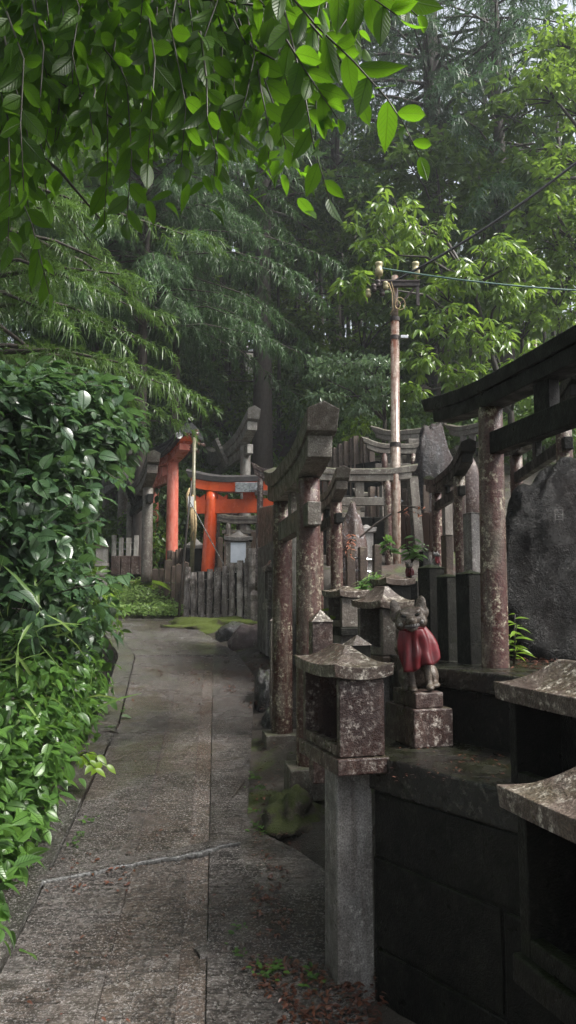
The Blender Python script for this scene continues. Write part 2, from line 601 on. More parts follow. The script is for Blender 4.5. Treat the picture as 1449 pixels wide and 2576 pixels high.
# ------------------------------------------------------------------ ground and path
def soil_mat():
    m, nt, out = new_mat('forest_floor')
    n = N(nt)
    col = n.mix(n.ramp(n.noise(5, 6), .35, .65), (.035, .029, .023), (.062, .052, .042))
    red = n.ramp(n.noise(3.1, 6, .7), .55, .66)
    col = n.mix(n.math('MULTIPLY', red, .7), col, n.mix(n.noise(90, 3), (.07, .022, .016), (.05, .03, .018)))
    mo = n.ramp(n.noise(2.3, 6, .7), .54, .64)
    col = n.mix(mo, col, n.mix(n.noise(30, 4), (.035, .055, .010), (.06, .075, .012)))
    sp = n.noise(160, 3, .6)
    col = n.mix(n.ramp(sp, .62, .72), col, (.24, .23, .22))
    h = n.math('ADD', n.noise(24, 6, .7), n.math('MULTIPLY', sp, .5))
    nt.links.new(n.principled(col, n.ramp(n.noise(4, 4), .35, .65, .25, .7), n.bump(h, .7, .03)), out.inputs[0])
    return m


def path_mat(name, a, b, lines=1.0, wet=.0):
    m, nt, out = new_mat(name)
    n = N(nt)
    col = n.mix(n.ramp(n.noise(1.6, 6, .65), .38, .62), a, b)
    br = n.ramp(n.noise(2.2, 5, .6), .5, .62)
    col = n.mix(n.math('MULTIPLY', br, .65), col, (.10, .068, .050))
    ln = n.noise(1, 4, .65, st=(7, 60, 9), dist=.5)
    ag = n.noise(52, 5, .75)
    sp = n.noise(105, 3, .7)
    col = n.mix(n.math('MULTIPLY', n.ramp(ln, .48, .60), .8 * lines), col, (.022, .018, .016))
    col = n.mix(n.math('MULTIPLY', n.ramp(ag, .47, .56), .8), col, (.03, .026, .023))
    col = n.mix(n.math('MULTIPLY', n.ramp(sp, .53, .63), .62), col, (.42, .40, .38))
    pit = n.ramp(n.noise(15, 6, .75), .52, .66)
    col = n.mix(n.math('MULTIPLY', pit, .7), col, (.02, .016, .014))
    h = n.math('ADD', n.math('MULTIPLY', ln, 1.0 * lines), n.math('MULTIPLY', sp, .8))
    h = n.math('ADD', h, n.math('MULTIPLY', ag, .9))
    h = n.math('ADD', h, n.math('MULTIPLY', n.noise(9, 4), .8))
    pud = n.ramp(n.noise(1.35, 5, .6, dist=.4), .49, .60)
    col = n.mix(n.math('MULTIPLY', pud, .55), col, (.052, .041, .035))
    r = n.math('MULTIPLY', n.ramp(n.noise(2.6, 5, .6), .40, .60, .09, .30), n.math('SUBTRACT', 1, n.math('MULTIPLY', pud, .6)))
    bs = n.math('MULTIPLY', 1.0 - wet * 6, n.math('SUBTRACT', 1, n.math('MULTIPLY', pud, .72)))
    nt.links.new(n.principled(col, r, n.bump(h, bs, .03), spec=.7), out.inputs[0])
    return m


SOIL = soil_mat()
PATH = path_mat('wet_broomed_concrete', (.19, .168, .156), (.12, .103, .093))
PATH2 = path_mat('wet_slab_strip', (.17, .138, .116), (.135, .108, .09), .8)
GUT = path_mat('wet_gutter', (.115, .080, .060), (.09, .062, .046), .4, .05)
KERB = path_mat('dark_kerb_concrete', (.085, .08, .066), (.055, .058, .040), .3)

def axis(pts):
    a = []
    for lo, hi, st in pts:
        a += list(np.arange(lo, hi, st))
    return a


gx = axis([(-40, -8, 2.5), (-8, -3.4, .5), (-3.4, 1.6, .08), (1.6, 6, .4), (6, 42.1, 2.5)])
gy = axis([(-8, 0, 1), (0, 13, .11), (13, 20, .5), (20, 72, 2)])
V = [(x, y, ground(x, y)) for y in gy for x in gx]
nx = len(gx)
RIGHT_Y = [-4, 2.4, 2.9, 3.4, 3.62, 3.85, 7.3, 8.5, 9.7, 10.6, 11.6]
RIGHT_X = [.4, .24, .22, .16, .02, -.2, -.31, -.56, -1.0, -1.35, -1.45]
V2 = []
for x, y, z in V:
    if y < 13:
        n1 = noise.noise(Vector((x * 5, y * 5, 0))) * .035 + noise.noise(Vector((x * 17, y * 17, 2))) * .014
        xl, xr = lerp(y, EDGE_Y, EDGE_X), lerp(y, RIGHT_Y, RIGHT_X)
        on = sstep(xl - .12, xl - .02, x) * (1 - sstep(xr + .0, xr + .25, x)) * (1 - sstep(11.2, 11.9, y))
        z += n1 * (1 - on) - .07 * on
    V2.append((x, y, z))
Q = [(j * nx + i, j * nx + i + 1, (j + 1) * nx + i + 1, (j + 1) * nx + i) for j in range(len(gy) - 1) for i in range(nx - 1)]
tag(np_mesh('ground', np.array(V2), np.array(Q), SOIL), kind='structure')


def strip(mb, xa, xb, y0, y1, n, dz=0.0, cross=4, th=.09):
    """a slab between two edge lines xa(y), xb(y): a top with its sides"""
    ys = np.linspace(y0, y1, n + 1)
    vs, fs = [], []
    m = cross + 1
    for y in ys:
        a, b = xa(y), xb(y)
        prof = [(a, -th)] + [(a + (b - a) * k / cross, 0) for k in range(m)] + [(b, -th)]
        for x, z in prof:
            bumpy = .006 * noise.noise(Vector((x * 4, y * 4, 7))) if z == 0 else 0
            vs.append((x, y, min(SLOPE * y, 1.155 + .03 * (y - 11)) + dz + z + bumpy))
    w_ = m + 2
    for j in range(n):
        for i in range(w_ - 1):
            fs.append((j * w_ + i, j * w_ + i + 1, (j + 1) * w_ + i + 1, (j + 1) * w_ + i))
    fs.append(tuple(range(w_)))
    fs.append(tuple(n * w_ + k for k in range(w_ - 1, -1, -1)))
    mb.add(vs, fs)


xl_ = lambda y: lerp(y, EDGE_Y, EDGE_X)
xk_ = lambda y: xl_(y) + .17
bend = lambda y: -.5 * max(0, y - 8.2) ** 1.4 * .35
x1_ = lambda y: -.35 - .0915 * y + bend(y)
x2_ = lambda y: -.107 - .0934 * y + bend(y)
x3_ = lambda y: x2_(y) + .09
xr_ = lambda y: max(lerp(y, RIGHT_Y, RIGHT_X), x3_(y) + .03)
mb = MB()
strip(mb, xl_, lambda y: xk_(y) - .006, -4, 11.3, 60, .012, 2, .3)
tag(mb.build('path_kerb', KERB), kind='structure')
mb = MB()
strip(mb, lambda y: xk_(y) + .006, lambda y: x1_(y) - .0005, -4, 8.3, 60)
strip(mb, lambda y: x3_(y) + .002, xr_, -4, 8.3, 60)
strip(mb, lambda y: xk_(y) + .006, xr_, 8.33, 11.5, 30, .004, 8)
tag(mb.build('path', PATH), kind='structure')
mb = MB()
joints = [-4, -2.6, -1.9, -1.2, -.5, .2, .9, 1.6, 2.05, G(340, 2559).y, G(350, 2441).y, G(370, 2344).y, G(380, 2261).y, 8.3]
for a, b in zip(joints[:-1], joints[1:]):
    strip(mb, lambda y: x1_(y) + .0015, lambda y: x2_(y) - .002, a + .002, b - .002, max(2, int((b - a) * 5)), -.004)
tag(mb.build('path_slab_strip', PATH2), kind='structure')
mb = MB()
strip(mb, lambda y: x2_(y) - .001, lambda y: x3_(y) - .001, -4, 8.3, 60, -.009)
tag(mb.build('path_gutter', GUT), kind='structure')

# two low ridges of concrete that turn the rain water off the path
WATER = plain('running_rain_water', (.035, .033, .03), (.15, .15, .15), .07, 60, .9, st=(1, 3, 1))
for pts, wd, ht, wat in (([(60, 2215), (180, 2197), (330, 2166), (476, 2142), (590, 2112)], .07, .020, True),
                         ([(495, 2392), (570, 2372), (650, 2352), (730, 2340), (840, 2330)], .06, .011, False)):
    ps0 = [G(*p) for p in pts]
    xs = np.linspace(0, len(ps0) - 1, 60)
    ps = [ps0[int(min(x, len(ps0) - 1.001))].lerp(ps0[int(min(x, len(ps0) - 1.001)) + 1], min(x, len(ps0) - 1.001) % 1) for x in xs]
    mb, mw, rings, wr = MB(), MB(), [], []
    for i, p in enumerate(ps):
        d = (ps[min(i + 1, len(ps) - 1)] - ps[max(i - 1, 0)]).normalized()
        s = d.cross(Vector((0, 0, 1)))
        q = noise.noise(p * 14) * .012 + noise.noise(p * 45) * .005
        hq = ht * (.75 + .8 * noise.noise(p * 9)) * min(1, i / 5, (59 - i) / 5)
        rings.append([p - s * (wd * 1.3) + Vector((0, 0, -.03)), p - s * (wd * .5 + q) + Vector((0, 0, hq * .7)), p + s * (wd * .2 - q) + Vector((0, 0, hq)), p + s * (wd * .62 + q) + Vector((0, 0, hq * .85)), p + s * (wd * .72 + q) + Vector((0, 0, -.03))])
        wq = .002 + .009 * abs(noise.noise(p * 11 + Vector((3, 0, 0))))
        e = p + s * (wd * .74 + q)
        wr.append([e + Vector((0, 0, -.02)), e + Vector((0, 0, .006 + hq * .3)), e + s * wq + Vector((0, 0, .004)), e + s * (wq * 1.6) + Vector((0, 0, -.02))])
    mb.loft(rings)
    tag(mb.build('path_ridge', PATH), kind='structure')
    if wat:
        mw.loft(wr)
        tag(mw.build('running_water', WATER, smooth=True), kind='structure')

# ------------------------------------------------------------------ rocks
def rock(name, label, cat, c, s, seed, mat, rz=0, amp=.25, sub=4, top=None, group=None, freq=1.6, power=2):
    bm = bmesh.new()
    bmesh.ops.create_icosphere(bm, subdivisions=sub, radius=1)
    o = Vector((seed * 3.1, seed * 1.7, seed * .9))
    for v in bm.verts:
        p = v.co.copy()
        if power > 2:      # squarer block
            p /= sum(abs(q) ** power for q in p) ** (1 / power)
        k = 1 + amp * noise.noise(p * freq + o) + amp * .45 * noise.noise(p * freq * 2.7 + o) + amp * .16 * noise.noise(p * freq * 7 + o)
        # facets: pull towards a few random planes
        v.co = p * k
        if top:
            v.co.x *= 1 - top * max(0, p.z)
            v.co.y *= 1 - top * max(0, p.z)
        v.co = Vector((v.co.x * s[0], v.co.y * s[1], v.co.z * s[2]))
    me = bpy.data.meshes.new(name)
    bm.to_mesh(me)
    bm.free()
    me.polygons.foreach_set('use_smooth', [True] * len(me.polygons))
    me.materials.append(mat)
    ob = bpy.data.objects.new(name, me)
    COL.objects.link(ob)
    ob.location, ob.rotation_euler = c, (0, 0, rz)
    return tag(ob, label, cat, group)


# ------------------------------------------------------------------ terraces
def terrace(name, label, poly, z0, z1, cap, mat_cap, mat_wall, courses=(), over=.012):
    """poly: ground outline, counter-clockwise; a cap slab on a wall of large blocks"""
    t = thing(name, label, 'terrace', (poly[0][0], poly[0][1], z0))
    o = Vector((poly[0][0], poly[0][1]))
    pl = [Vector(p) - o for p in poly]
    c = sum(pl, Vector((0, 0))) / len(pl)

    def grow(p, k):
        return p + (p - c).normalized() * k

    h = z1 - z0
    mb = MB()
    levels = [0] + list(courses) + [h - cap]
    n = len(pl)
    core = [[Vector((grow(p, -.03).x, grow(p, -.03).y, z)) for p in pl] for z in (0, h - cap - .002)]
    mb.loft(core)
    # facing blocks on each side, a dark joint between
    rr = random.Random(5)
    for i in range(n):
        a, b = pl[i], pl[(i + 1) % n]
        d = (b - a)
        L = d.length
        d = d.normalized()
        nrm = Vector((d.y, -d.x))
        for k in range(len(levels) - 1):
            za, zb = levels[k] + .005, levels[k + 1] - .005
            x = 0
            while x < L - .02:
                bl = min(L, x + rr.uniform(.42, .62))
                if L - bl < .15:
                    bl = L
                p0, p1 = a + d * (x + .006), a + d * (bl - .006)
                dep = rr.uniform(0, .006)
                vs = [Vector((q.x, q.y, z)) for z in (za, zb) for q in (p0 + nrm * (-.025), p1 + nrm * (-.025), p1 + nrm * (-dep), p0 + nrm * (-dep))]
                mb.add(vs, [(3, 2, 1, 0), (4, 5, 6, 7), (0, 1, 5, 4), (1, 2, 6, 5), (2, 3, 7, 6), (3, 0, 4, 7)])
                x = bl
    mb.build('facing_blocks', mat_wall, t, .006)
    mb = MB()
    rings = []
    for z, k in ((h - cap, over), (h, over)):
        rg = []
        for i in range(n):
            p = grow(pl[i], k)
            rg.append(Vector((p.x, p.y, z)))
        rings.append(rg)
    mb.loft(rings)
    mb.build('cap_slab', mat_cap, t, .008)
    return t


TERR_TOP = stone('wet_terrace_top', (.07, .055, .045), (.035, .027, .02), (.022, .016, .012), .5, moss=(.03, .03, .01), mamt=.35, light=(.30, .28, .24), lamt=.3, rough=.18)
T1Z, T2Z = .98, 1.237
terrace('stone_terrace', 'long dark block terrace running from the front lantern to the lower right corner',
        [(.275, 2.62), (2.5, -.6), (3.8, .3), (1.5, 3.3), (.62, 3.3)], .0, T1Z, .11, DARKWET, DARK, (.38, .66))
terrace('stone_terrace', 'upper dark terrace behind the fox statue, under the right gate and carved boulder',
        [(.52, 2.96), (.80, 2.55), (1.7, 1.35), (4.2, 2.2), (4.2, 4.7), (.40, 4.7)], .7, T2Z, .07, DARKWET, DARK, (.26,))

# ------------------------------------------------------------------ the wet air
m, nt, out = new_mat('rain_haze')
pv = nt.nodes.new('ShaderNodeVolumePrincipled')
pv.inputs['Color'].default_value = (.92, .96, 1, 1)
pv.inputs['Density'].default_value = HAZE
pv.inputs['Anisotropy'].default_value = .2
nt.links.new(pv.outputs[0], out.inputs['Volume'])
if HAZE:
    hz = MB().box((0, 31, 20), (110, 100, 56)).build('haze', m)
    tag(hz, kind='stuff')

# ------------------------------------------------------------------ shrine gates
def curve_beam(mb, half, hgt, dep, z0, rise, taper=.0, peak=.25, slant=.3, n=16, wide=1.06, y0=0.0):
    rings = []
    for i in range(n + 1):
        x = -half + 2 * half * i / n
        k = max(0, (abs(x) / half - .3) / .7) ** 2 * rise
        hh = hgt * (1 + taper * (abs(x) / half) ** 2)
        e = slant * hh if i in (0, n) else 0
        sg = -1 if x < 0 else 1
        zb = z0 + k
        prof = [(-dep / 2, 0), (dep / 2, 0), (dep / 2 * wide, hh * (1 - peak)), (0, hh), (-dep / 2 * wide, hh * (1 - peak))]
        rings.append([Vector((x + sg * e * z / hh, y + y0, zb + z)) for y, z in prof])
    mb.loft(rings)


def torii(label, A, B, zb, zs, dia, hs, hk, ov, rise, nuki, nov, mat, mat_top=None, mat_lintel=None, mat_beam=None, gaku=True, plaque=None,
          name='stone_torii', roof=None, bases=False, wedges=False, lean=.015, group=None, parts=True, peak=.25, shrink=.85):
    A, B = Vector(A), Vector(B)
    mid, s = (A + B) / 2, (B - A).length
    z0 = min(zb)
    t = thing(name, label, 'torii gate', (mid.x, mid.y, z0), math.atan2(B.y - A.y, B.x - A.x), group)
    mat_lintel, mat_top = mat_lintel or mat, mat_top or mat_lintel or mat
    mat_beam = mat_beam or mat_lintel
    top = zs - z0
    for sg, z in ((-1, zb[0] - z0), (1, zb[1] - z0)):
        mb = MB()
        xb, xt = sg * (s / 2 + lean * top), sg * s / 2
        n = 10
        mb.tube([(xb + (xt - xb) * i / n, 0, z - .12 + (top + .13 - z) * i / n) for i in range(n + 1)],
                [dia / 2 * (1.05 - .12 * i / n) for i in range(n + 1)], 22)
        p = mb.build('pillar', mat, t, smooth=True)
        if bases:
            b = MB()
            b.box((xb, 0, z - .05), (dia * 1.75, dia * 1.75, .16))
            b.build('base_block', mat_beam, t, .006)
    mb = MB()
    curve_beam(mb, s / 2 + ov * shrink, hs, dia * .92, top, rise * .85, peak=0, wide=1, slant=.15)
    mb.build('lower_lintel', mat_lintel, t, .004)
    mb = MB()
    curve_beam(mb, s / 2 + ov, hk, dia * 1.12, top + hs + .001, rise, taper=.22, peak=peak, slant=.45)
    mb.build('top_lintel', mat_top, t, .004)
    nz, nh = nuki[0] - z0, nuki[1]
    mb = MB()
    mb.box((0, 0, nz), (s + 2 * nov, dia * .52, nh))
    mb.build('tie_beam', mat_beam, t, .004)
    if gaku:
        mb = MB()
        mb.box((0, 0, (nz + nh / 2 + top) / 2 + .002), (dia * .95, dia * .42, top - nz - nh / 2 - .004 + .02))
        mb.build('strut', mat_beam, t, .003)
    if plaque:
        mb = MB()
        w_, h_, tl = plaque
        mb.box((0, -dia * .9, (nz + top) / 2 + h_ * .3), (w_, dia * .3, h_), tilt=('X', R(tl)))
        for k in range(9):     # carved teeth along the plaque's edge
            for sg in (-1, 1):
                zz = h_ * (k / 8 - .5) * .95
                c = Matrix.Rotation(R(tl), 3, 'X') @ Vector((sg * w_ / 2, 0, zz))
                mb.box((c.x, -dia * .9 + c.y, (nz + top) / 2 + h_ * .3 + c.z), (w_ * .22, dia * .36, h_ * .06), tilt=('X', R(tl)))
        mb.build('plaque', mat_beam, t, .003)
    if wedges:
        for sg in (-1, 1):
            for q in (-1, 1):
                mb = MB()
                x0 = sg * s / 2 + q * dia * .5
                mb.add([(x0, y, nz + nh / 2 + z) for y in (-.04, .04) for z in (0, .09)] +
                       [(x0 + q * .15, y, nz + nh / 2 + z) for y in (-.04, .04) for z in (0, .075)] +
                       [(x0 + q * .09, y, nz + nh / 2 + .035) for y in (-.04, .04)],
                       [(0, 2, 3, 1), (0, 1, 8), (0, 8, 4), (4, 8, 5), (2, 9, 3), (2, 6, 9), (6, 7, 9), (0, 4, 6, 2), (1, 3, 9, 8), (8, 9, 7, 5), (4, 5, 7, 6)])
                mb.build('wedge', mat_beam, t)
    if roof:
        wd, hr = roof
        mb = MB()
        n, rings, half = 16, [], s / 2 + ov + .12
        for i in range(n + 1):
            x = -half + 2 * half * i / n
            k = max(0, (abs(x) / half - .2) / .8) ** 2 * rise * 1.25
            zz = top + hs + hk + k - .03
            prof = [(-wd / 2, -.05), (-wd / 2 + .03, -.09), (0, .03), (wd / 2 - .03, -.09), (wd / 2, -.05), (wd * .3, hr * .45), (0, hr), (-wd * .3, hr * .45)]
            rings.append([Vector((x, y, zz + z)) for y, z in prof])
        mb.loft(rings)
        r = mb.build('roof', BLACK, t)
        mb = MB()
        mb.tube([(-half - .06 + 2 * (half + .06) * i / n, 0, top + hs + hk + hr - .015 + max(0, (abs(-half + 2 * half * i / n) / half - .2) / .8) ** 2 * rise * 1.25) for i in range(n + 1)], .045, 8)
        mb.build('ridge', BLACK, r)
        for sg in (-1, 1):
            mb = MB()
            mb.lathe((0, 0, 0), [(.001, -.02), (.055, -.02), (.06, 0), (.055, .02), (.001, .02)], 14)
            q = mb.build('round_boss', PAPER if sg > 0 else BLACK, r)
            q.rotation_euler = (0, R(90), 0)
            q.location = (sg * (half - .02), -wd * .36, top + hs + hk + rise * 1.25 - .07)
    return t


def XY(u, v, d):
    p = P(u, v, d)
    return (p.x, p.y)


# right foreground gate
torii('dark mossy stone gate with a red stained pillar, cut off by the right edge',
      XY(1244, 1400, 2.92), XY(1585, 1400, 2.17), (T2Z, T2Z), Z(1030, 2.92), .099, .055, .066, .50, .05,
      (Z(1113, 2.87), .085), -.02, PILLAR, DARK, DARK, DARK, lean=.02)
# gate behind its beams
torii('dark stone gate half hidden behind the beams of the right foreground gate',
      XY(1303, 1300, 4.6), XY(1426, 1300, 3.6), (1.25, 1.25), Z(1150, 4.6), .08, .05, .06, .3, .06, (Z(1196, 4.5), .06), .08, PILLAR, DARK, DARK, DARK)
# small gate left of it
torii('small stone gate left of the tall granite post, its far pillar stained red',
      XY(1101, 1400, 5.6), XY(1160, 1400, 4.8), (1.35, 1.28), Z(1203, 4.8), .077, .05, .06, .28, .07, (Z(1248, 5.0), .062), .085, PILLAR, DARK, DARK, DARK)
# the large grey gate in the middle
torii('tallest grey stone gate beside the path, right of the rough stone fence',
      XY(711, 1500, 5.3), XY(776, 1500, 4.25), (Z(1855, 5.3), Z(1935, 4.25)), Z(1243, 4.8), .140, .11, .115, .42, .085,
      (Z(1330, 5.0), .125), .20, PILLAR, WARM, WARM, WARM, bases=True, gaku=True)
# small dark gate just behind it
torii('small dark stone gate with an upswept end beside the streaked standing stone',
      XY(800, 1350, 5.9), XY(846, 1350, 5.2), (1.35, 1.3), Z(1268, 5.2), .085, .055, .065, .22, .09, (Z(1310, 5.3), .07), .10, PILLAR, WARM, WARM, DARK)
# wide facing gate, above the streaked stone
torii('wide low stone gate facing the path above the streaked standing stone, lichen on its lintel',
      XY(834, 1250, 7.0), XY(975, 1250, 7.0), (1.6, 1.6), Z(1212, 7.0), .085, .06, .065, .25, .03, (Z(1262, 7.0), .075), .12, PILLAR, WARM, WARM, WARM)
torii('lower of two small gates with pointed lintel ends crossing behind the rusty pole',
      XY(968, 1200, 8.0), XY(1040, 1200, 8.0), (2.0, 2.0), Z(1143, 8.0), .07, .055, .06, .22, .07, (Z(1173, 8.0), .055), .10, PILLAR, WARM, WARM, WARM)
torii('highest gate beside the rusty pole, its pointed lintel end against bright leaves',
      XY(985, 1150, 9.2), XY(1075, 1150, 9.0), (2.4, 2.4), Z(1112, 9.2), .085, .065, .07, .22, .08, (Z(1150, 9.2), .06), .1, WARM, WARM, WARM, WARM)
# vermilion gate
torii('bright vermilion wooden gate with a weathered black top beam, behind the rough stone fence',
      XY(532, 1400, 12.0), XY(724, 1400, 11.8), (1.86, 1.86), Z(1240, 12.0), .205, .15, .12, .36, .10, (Z(1275, 12.0), .22), .34,
      VERM, GREYWOOD, VERM, VERM, name='vermilion_torii', wedges=True, lean=.05, peak=.35)
# large red gate with black roof
torii('tall faded vermilion gate under a sweeping black roof at the back left',
      XY(385, 1300, 14.6), XY(433, 1300, 13.6), (1.8, 1.5), Z(1165, 13.6), .215, .11, .09, .72, .16, (Z(1205, 13.8), .15), .10,
      PINK, VERM, PINK, PINK, name='vermilion_torii', roof=(.50, .24), lean=.01)
# stone gates at the back
torii('pale stone gate with a hanging plaque, standing in front of the big cedar trunk',
      XY(541, 1200, 16.5), XY(617, 1200, 14.0), (2.2, 2.0), Z(1132, 14.3), .20, .15, .18, .55, .26, (Z(1152, 14.6), .17), .35,
      PALE, PALE, PALE, PALE, plaque=(.3, .55, 25))
torii('grey stone gate at the far left with a tilted plaque, partly behind the shrubs',
      XY(266, 1250, 15.9), XY(309, 1250, 14.2), (2.0, 1.9), Z(1176, 14.3), .19, .13, .15, .40, .22, (Z(1210, 14.5), .15), .24,
      WARM, GRAY, GRAY, GRAY, plaque=(.26, .5, 22))
torii('dark stone gate directly in front of the faded vermilion gate pillars',
      XY(330, 1300, 13.6), XY(371, 1300, 11.8), (1.6, Z(1445, 11.8)), Z(1232, 11.9), .17, .125, .14, .46, .22, (Z(1262, 12.0), .13), .28,
      WARM, WARM, WARM, DARK, plaque=(.24, .45, 20))
torii('tiny dark red stone gate with a pointed lintel just right of the vermilion gate',
      XY(655, 1250, 10.5), XY(735, 1250, 10.5), (1.7, 1.7), Z(1206, 10.5), .09, .07, .07, .10, .09, (Z(1240, 10.5), .07), .08, RED, RED, RED, RED)
torii('small mossy stone gate in the shade between the two vermilion gate pillars',
      XY(396, 1350, 17.5), XY(425, 1350, 17.5), (2.2, 2.2), Z(1330, 17.5), .09, .07, .08, .16, .06, (Z(1345, 17.5), .08), .1, WARM, WARM, WARM, WARM)
torii('small reddish stone gate in the dark behind the vermilion gate beam',
      XY(548, 1300, 14.2), XY(600, 1300, 14.2), (1.8, 1.8), Z(1278, 14.2), .10, .06, .06, .14, .05, (Z(1296, 14.2), .07), .1, RED, RED, RED, RED)


torii('small stone gate far up the slope between the big boulder and the right pillar',
      XY(1165, 1100, 8.8), XY(1212, 1100, 8.6), (2.5, 2.5), Z(1098, 8.8), .08, .06, .065, .2, .05, (Z(1125, 8.8), .06), .1, WARM, WARM, WARM, WARM)
torii('low stone gate squeezed between the wide low gate and the brown board fence',
      XY(925, 1300, 8.6), XY(962, 1300, 8.6), (1.9, 1.9), Z(1262, 8.6), .07, .05, .055, .14, .04, (Z(1282, 8.6), .05), .08, RED, WARM, WARM, WARM)
torii('dim stone gate behind the row of stone posts under the vermilion beam',
      XY(575, 1300, 13.9), XY(650, 1300, 13.9), (1.9, 1.9), Z(1318, 13.9), .11, .07, .08, .2, .06, (Z(1338, 13.9), .07), .12, WARM, WARM, WARM, WARM)


# ------------------------------------------------------------------ small stone shrine lanterns
def hip_roof(mb, w_, l_, ridge, H, eave, lift, z0=0.0, n=8, rw=.02, rl=None):
    m = 7
    rings = []

    def ring(a, b, z, lf, inset=0):
        pts = []
        cs = [(-1, -1), (1, -1), (1, 1), (-1, 1)]
        for k in range(4):
            p, q = cs[k], cs[(k + 1) % 4]
            for i in range(n):
                f = i / n
                x, y = p[0] + (q[0] - p[0]) * f, p[1] + (q[1] - p[1]) * f
                c = abs(2 * f - 1) ** 2.2
                pts.append(Vector((x * a, y * b, z + lf * c)))
        return pts

    rings.append(ring(w_ * .30, l_ * .30, z0, 0))
    rings.append(ring(w_ * .485, l_ * .49, z0, lift))
    for i in range(m + 1):
        t = 1 - i / m
        rings.append(ring(rw / 2 * (1 - t) + w_ / 2 * t, ridge / 2 * (1 - t) + l_ / 2 * t, z0 + eave + H * (1 - t) ** 1.65, lift * t ** 3))
    mb.loft(rings)


def lantern(label, loc, rz, wd, ln, ledge_h, box_h, eave, roof_h, post=None, open_left=True, over=.012, mats=None, group=None, panel=None, ridge=.4, name='stone_lantern', lift=None, cross=False):
    """loc: the near left corner of the ledge (underside), as the photo shows it; post=(width, base height below ledge)"""
    mats = mats or {}
    g = lambda k, d: mats.get(k, d)
    t = thing(name, label, 'stone lantern', loc, rz, group)
    cx, cy = wd / 2, ln / 2
    if post:
        pw, ph = post[0], post[1]
        mb = MB()
        mb.box((cx, cy if len(post) < 3 else post[2], -ph / 2 - .001), (pw, pw, ph + .06), top=.96)
        mb.build('post', g('post', GRAY), t, .006)
    mb = MB()
    mb.box((cx, cy, ledge_h / 2), (wd, ln, ledge_h))
    mb.build('ledge', g('ledge', RED), t, .005)
    i = over
    th = min(.03, wd * .16)
    x0, x1, y0, y1 = i, wd - i, i, ln - i
    mb = MB()
    zc, h = ledge_h + box_h / 2 + .0015, box_h - .003
    mb.box(((x0 + x1) / 2, y0 + th / 2, zc), (x1 - x0, th, h))                       # wall towards the camera
    mb.box((x1 - th / 2, (y0 + y1) / 2, zc), (th, y1 - y0 - 2 * th - .002, h))
    if open_left:
        mb.box(((x0 + x1) / 2, y1 - th / 2, zc), (x1 - x0, th, h))
        mb.box((x0 + th / 2, (y0 + y1) / 2, ledge_h + .02), (th, y1 - y0 - 2 * th - .002, .035))
    else:
        mb.box(((x0 + x1) / 2, y1 - th / 2, zc), (x1 - x0, th, h))
        mb.box((x0 + th / 2, (y0 + y1) / 2, zc), (th, y1 - y0 - 2 * th - .002, h))
    mb.build('chamber', g('box', RED), t, .003)
    if panel:
        mb = MB()
        mb.box(((x0 + x1) / 2, y0 - .004, zc), ((x1 - x0) * panel, .006, h * .86))
        mb.build('window_panel', PANEL, t)
    mb = MB()
    hip_roof(mb, wd + 2 * eave * .35, ln + 2 * eave * .35, ln * ridge, roof_h, eave, (lift if lift is not None else eave * .35))
    o = mb.build('roof', g('roof', CAP), t, .002)
    o.location = (cx, cy, ledge_h + box_h)
    for p in o.data.polygons:
        p.use_smooth = False
    if panel is not None and ridge < .35 and name == 'roofed_stone_lantern':
        mb = MB()
        mb.box((cx, cy, ledge_h + box_h + eave + roof_h), (wd * .4, ln * .4, .035))
        mb.build('finial', g('roof', CAP), t, .003)
    return t


c = P(850, 1955, 2.5)
lantern('front stone lantern box on a square granite post beside the path, dark red stained side', c, R(17), .18, .40, .052, .246, .04, .062,
        post=(.128, c.z - .235, .145), ridge=.32)
# the same kind of lantern, nearest the camera, cut by the frame
lantern('nearest stone lantern at the lower right corner, pale lichen on its roof', (.530, 1.12, .795), R(17), .18, .40, .052, .255, .04, .066,
        post=(.128, .71, .2), mats={'box': DARK, 'ledge': DARK, 'post': DARK}, ridge=.38, lift=.003)
lantern('stone lantern standing on the long terrace, lichen spotted roof cut by the right edge', (.695, 1.70, T1Z), R(17), .19, .42, .03, .215, .045, .07,
        mats={'box': DARK, 'ledge': DARK}, ridge=.38, lift=.003)
# lanterns behind the fox
c = P(865, 1600, 4.3)
lantern('small stone lantern left of the fox under a creeping plant, low flat roof', P(858, 1600, 4.3), R(20), .16, .24, .045, .165, .035, .03, post=(.11, .25), mats={'box': WARM, 'ledge': DARK}, ridge=.3)
lantern('stone lantern right behind the fox statue with a wide curved roof', P(962, 1678, 3.55), R(20), .155, .30, .045, .215, .032, .075, post=(.11, .25), mats={'box': WARM, 'ledge': BROWN, 'roof': CAP}, ridge=.35)
lantern('stone lantern tucked behind the foot of the rusty pole, only its roof showing', P(975, 1560, 4.5), R(18), .17, .24, .04, .16, .035, .035, post=(.1, .3), mats={'box': DARK, 'ledge': DARK}, ridge=.3)
lantern('narrow stone lantern against the concrete wall between the rough fence and the grey gate', P(672, 1535, 7.6), R(12), .15, .24, .07, .31, .04, .10, post=(.12, .42), mats={'box': WARM, 'ledge': WARM, 'post': GRAY}, ridge=.4)
lantern('grey stone lantern on a slim square post at the far left edge of the path', P(238, 1424, 11.9), R(8), .20, .24, .05, .23, .035, .07, post=(.16, .62), mats={'box': PALE, 'ledge': PALE, 'post': PALE, 'roof': BROWN}, ridge=.3, open_left=False)
lantern('broad stone lantern with a pale window behind the rough stone fence', P(566, 1428, 11.8), R(3), .40, .40, .05, .36, .055, .12, post=(.3, .5), mats={'box': WARM, 'ledge': WARM, 'roof': GRAY}, ridge=.3, open_left=False, panel=.62)
lantern('dark stone lantern with a curved roof left of the vermilion pillar', P(462, 1450, 12.4), R(6), .34, .36, .05, .40, .05, .14, post=(.3, .5), mats={'box': DARK, 'ledge': DARK, 'roof': GRAY}, ridge=.3)
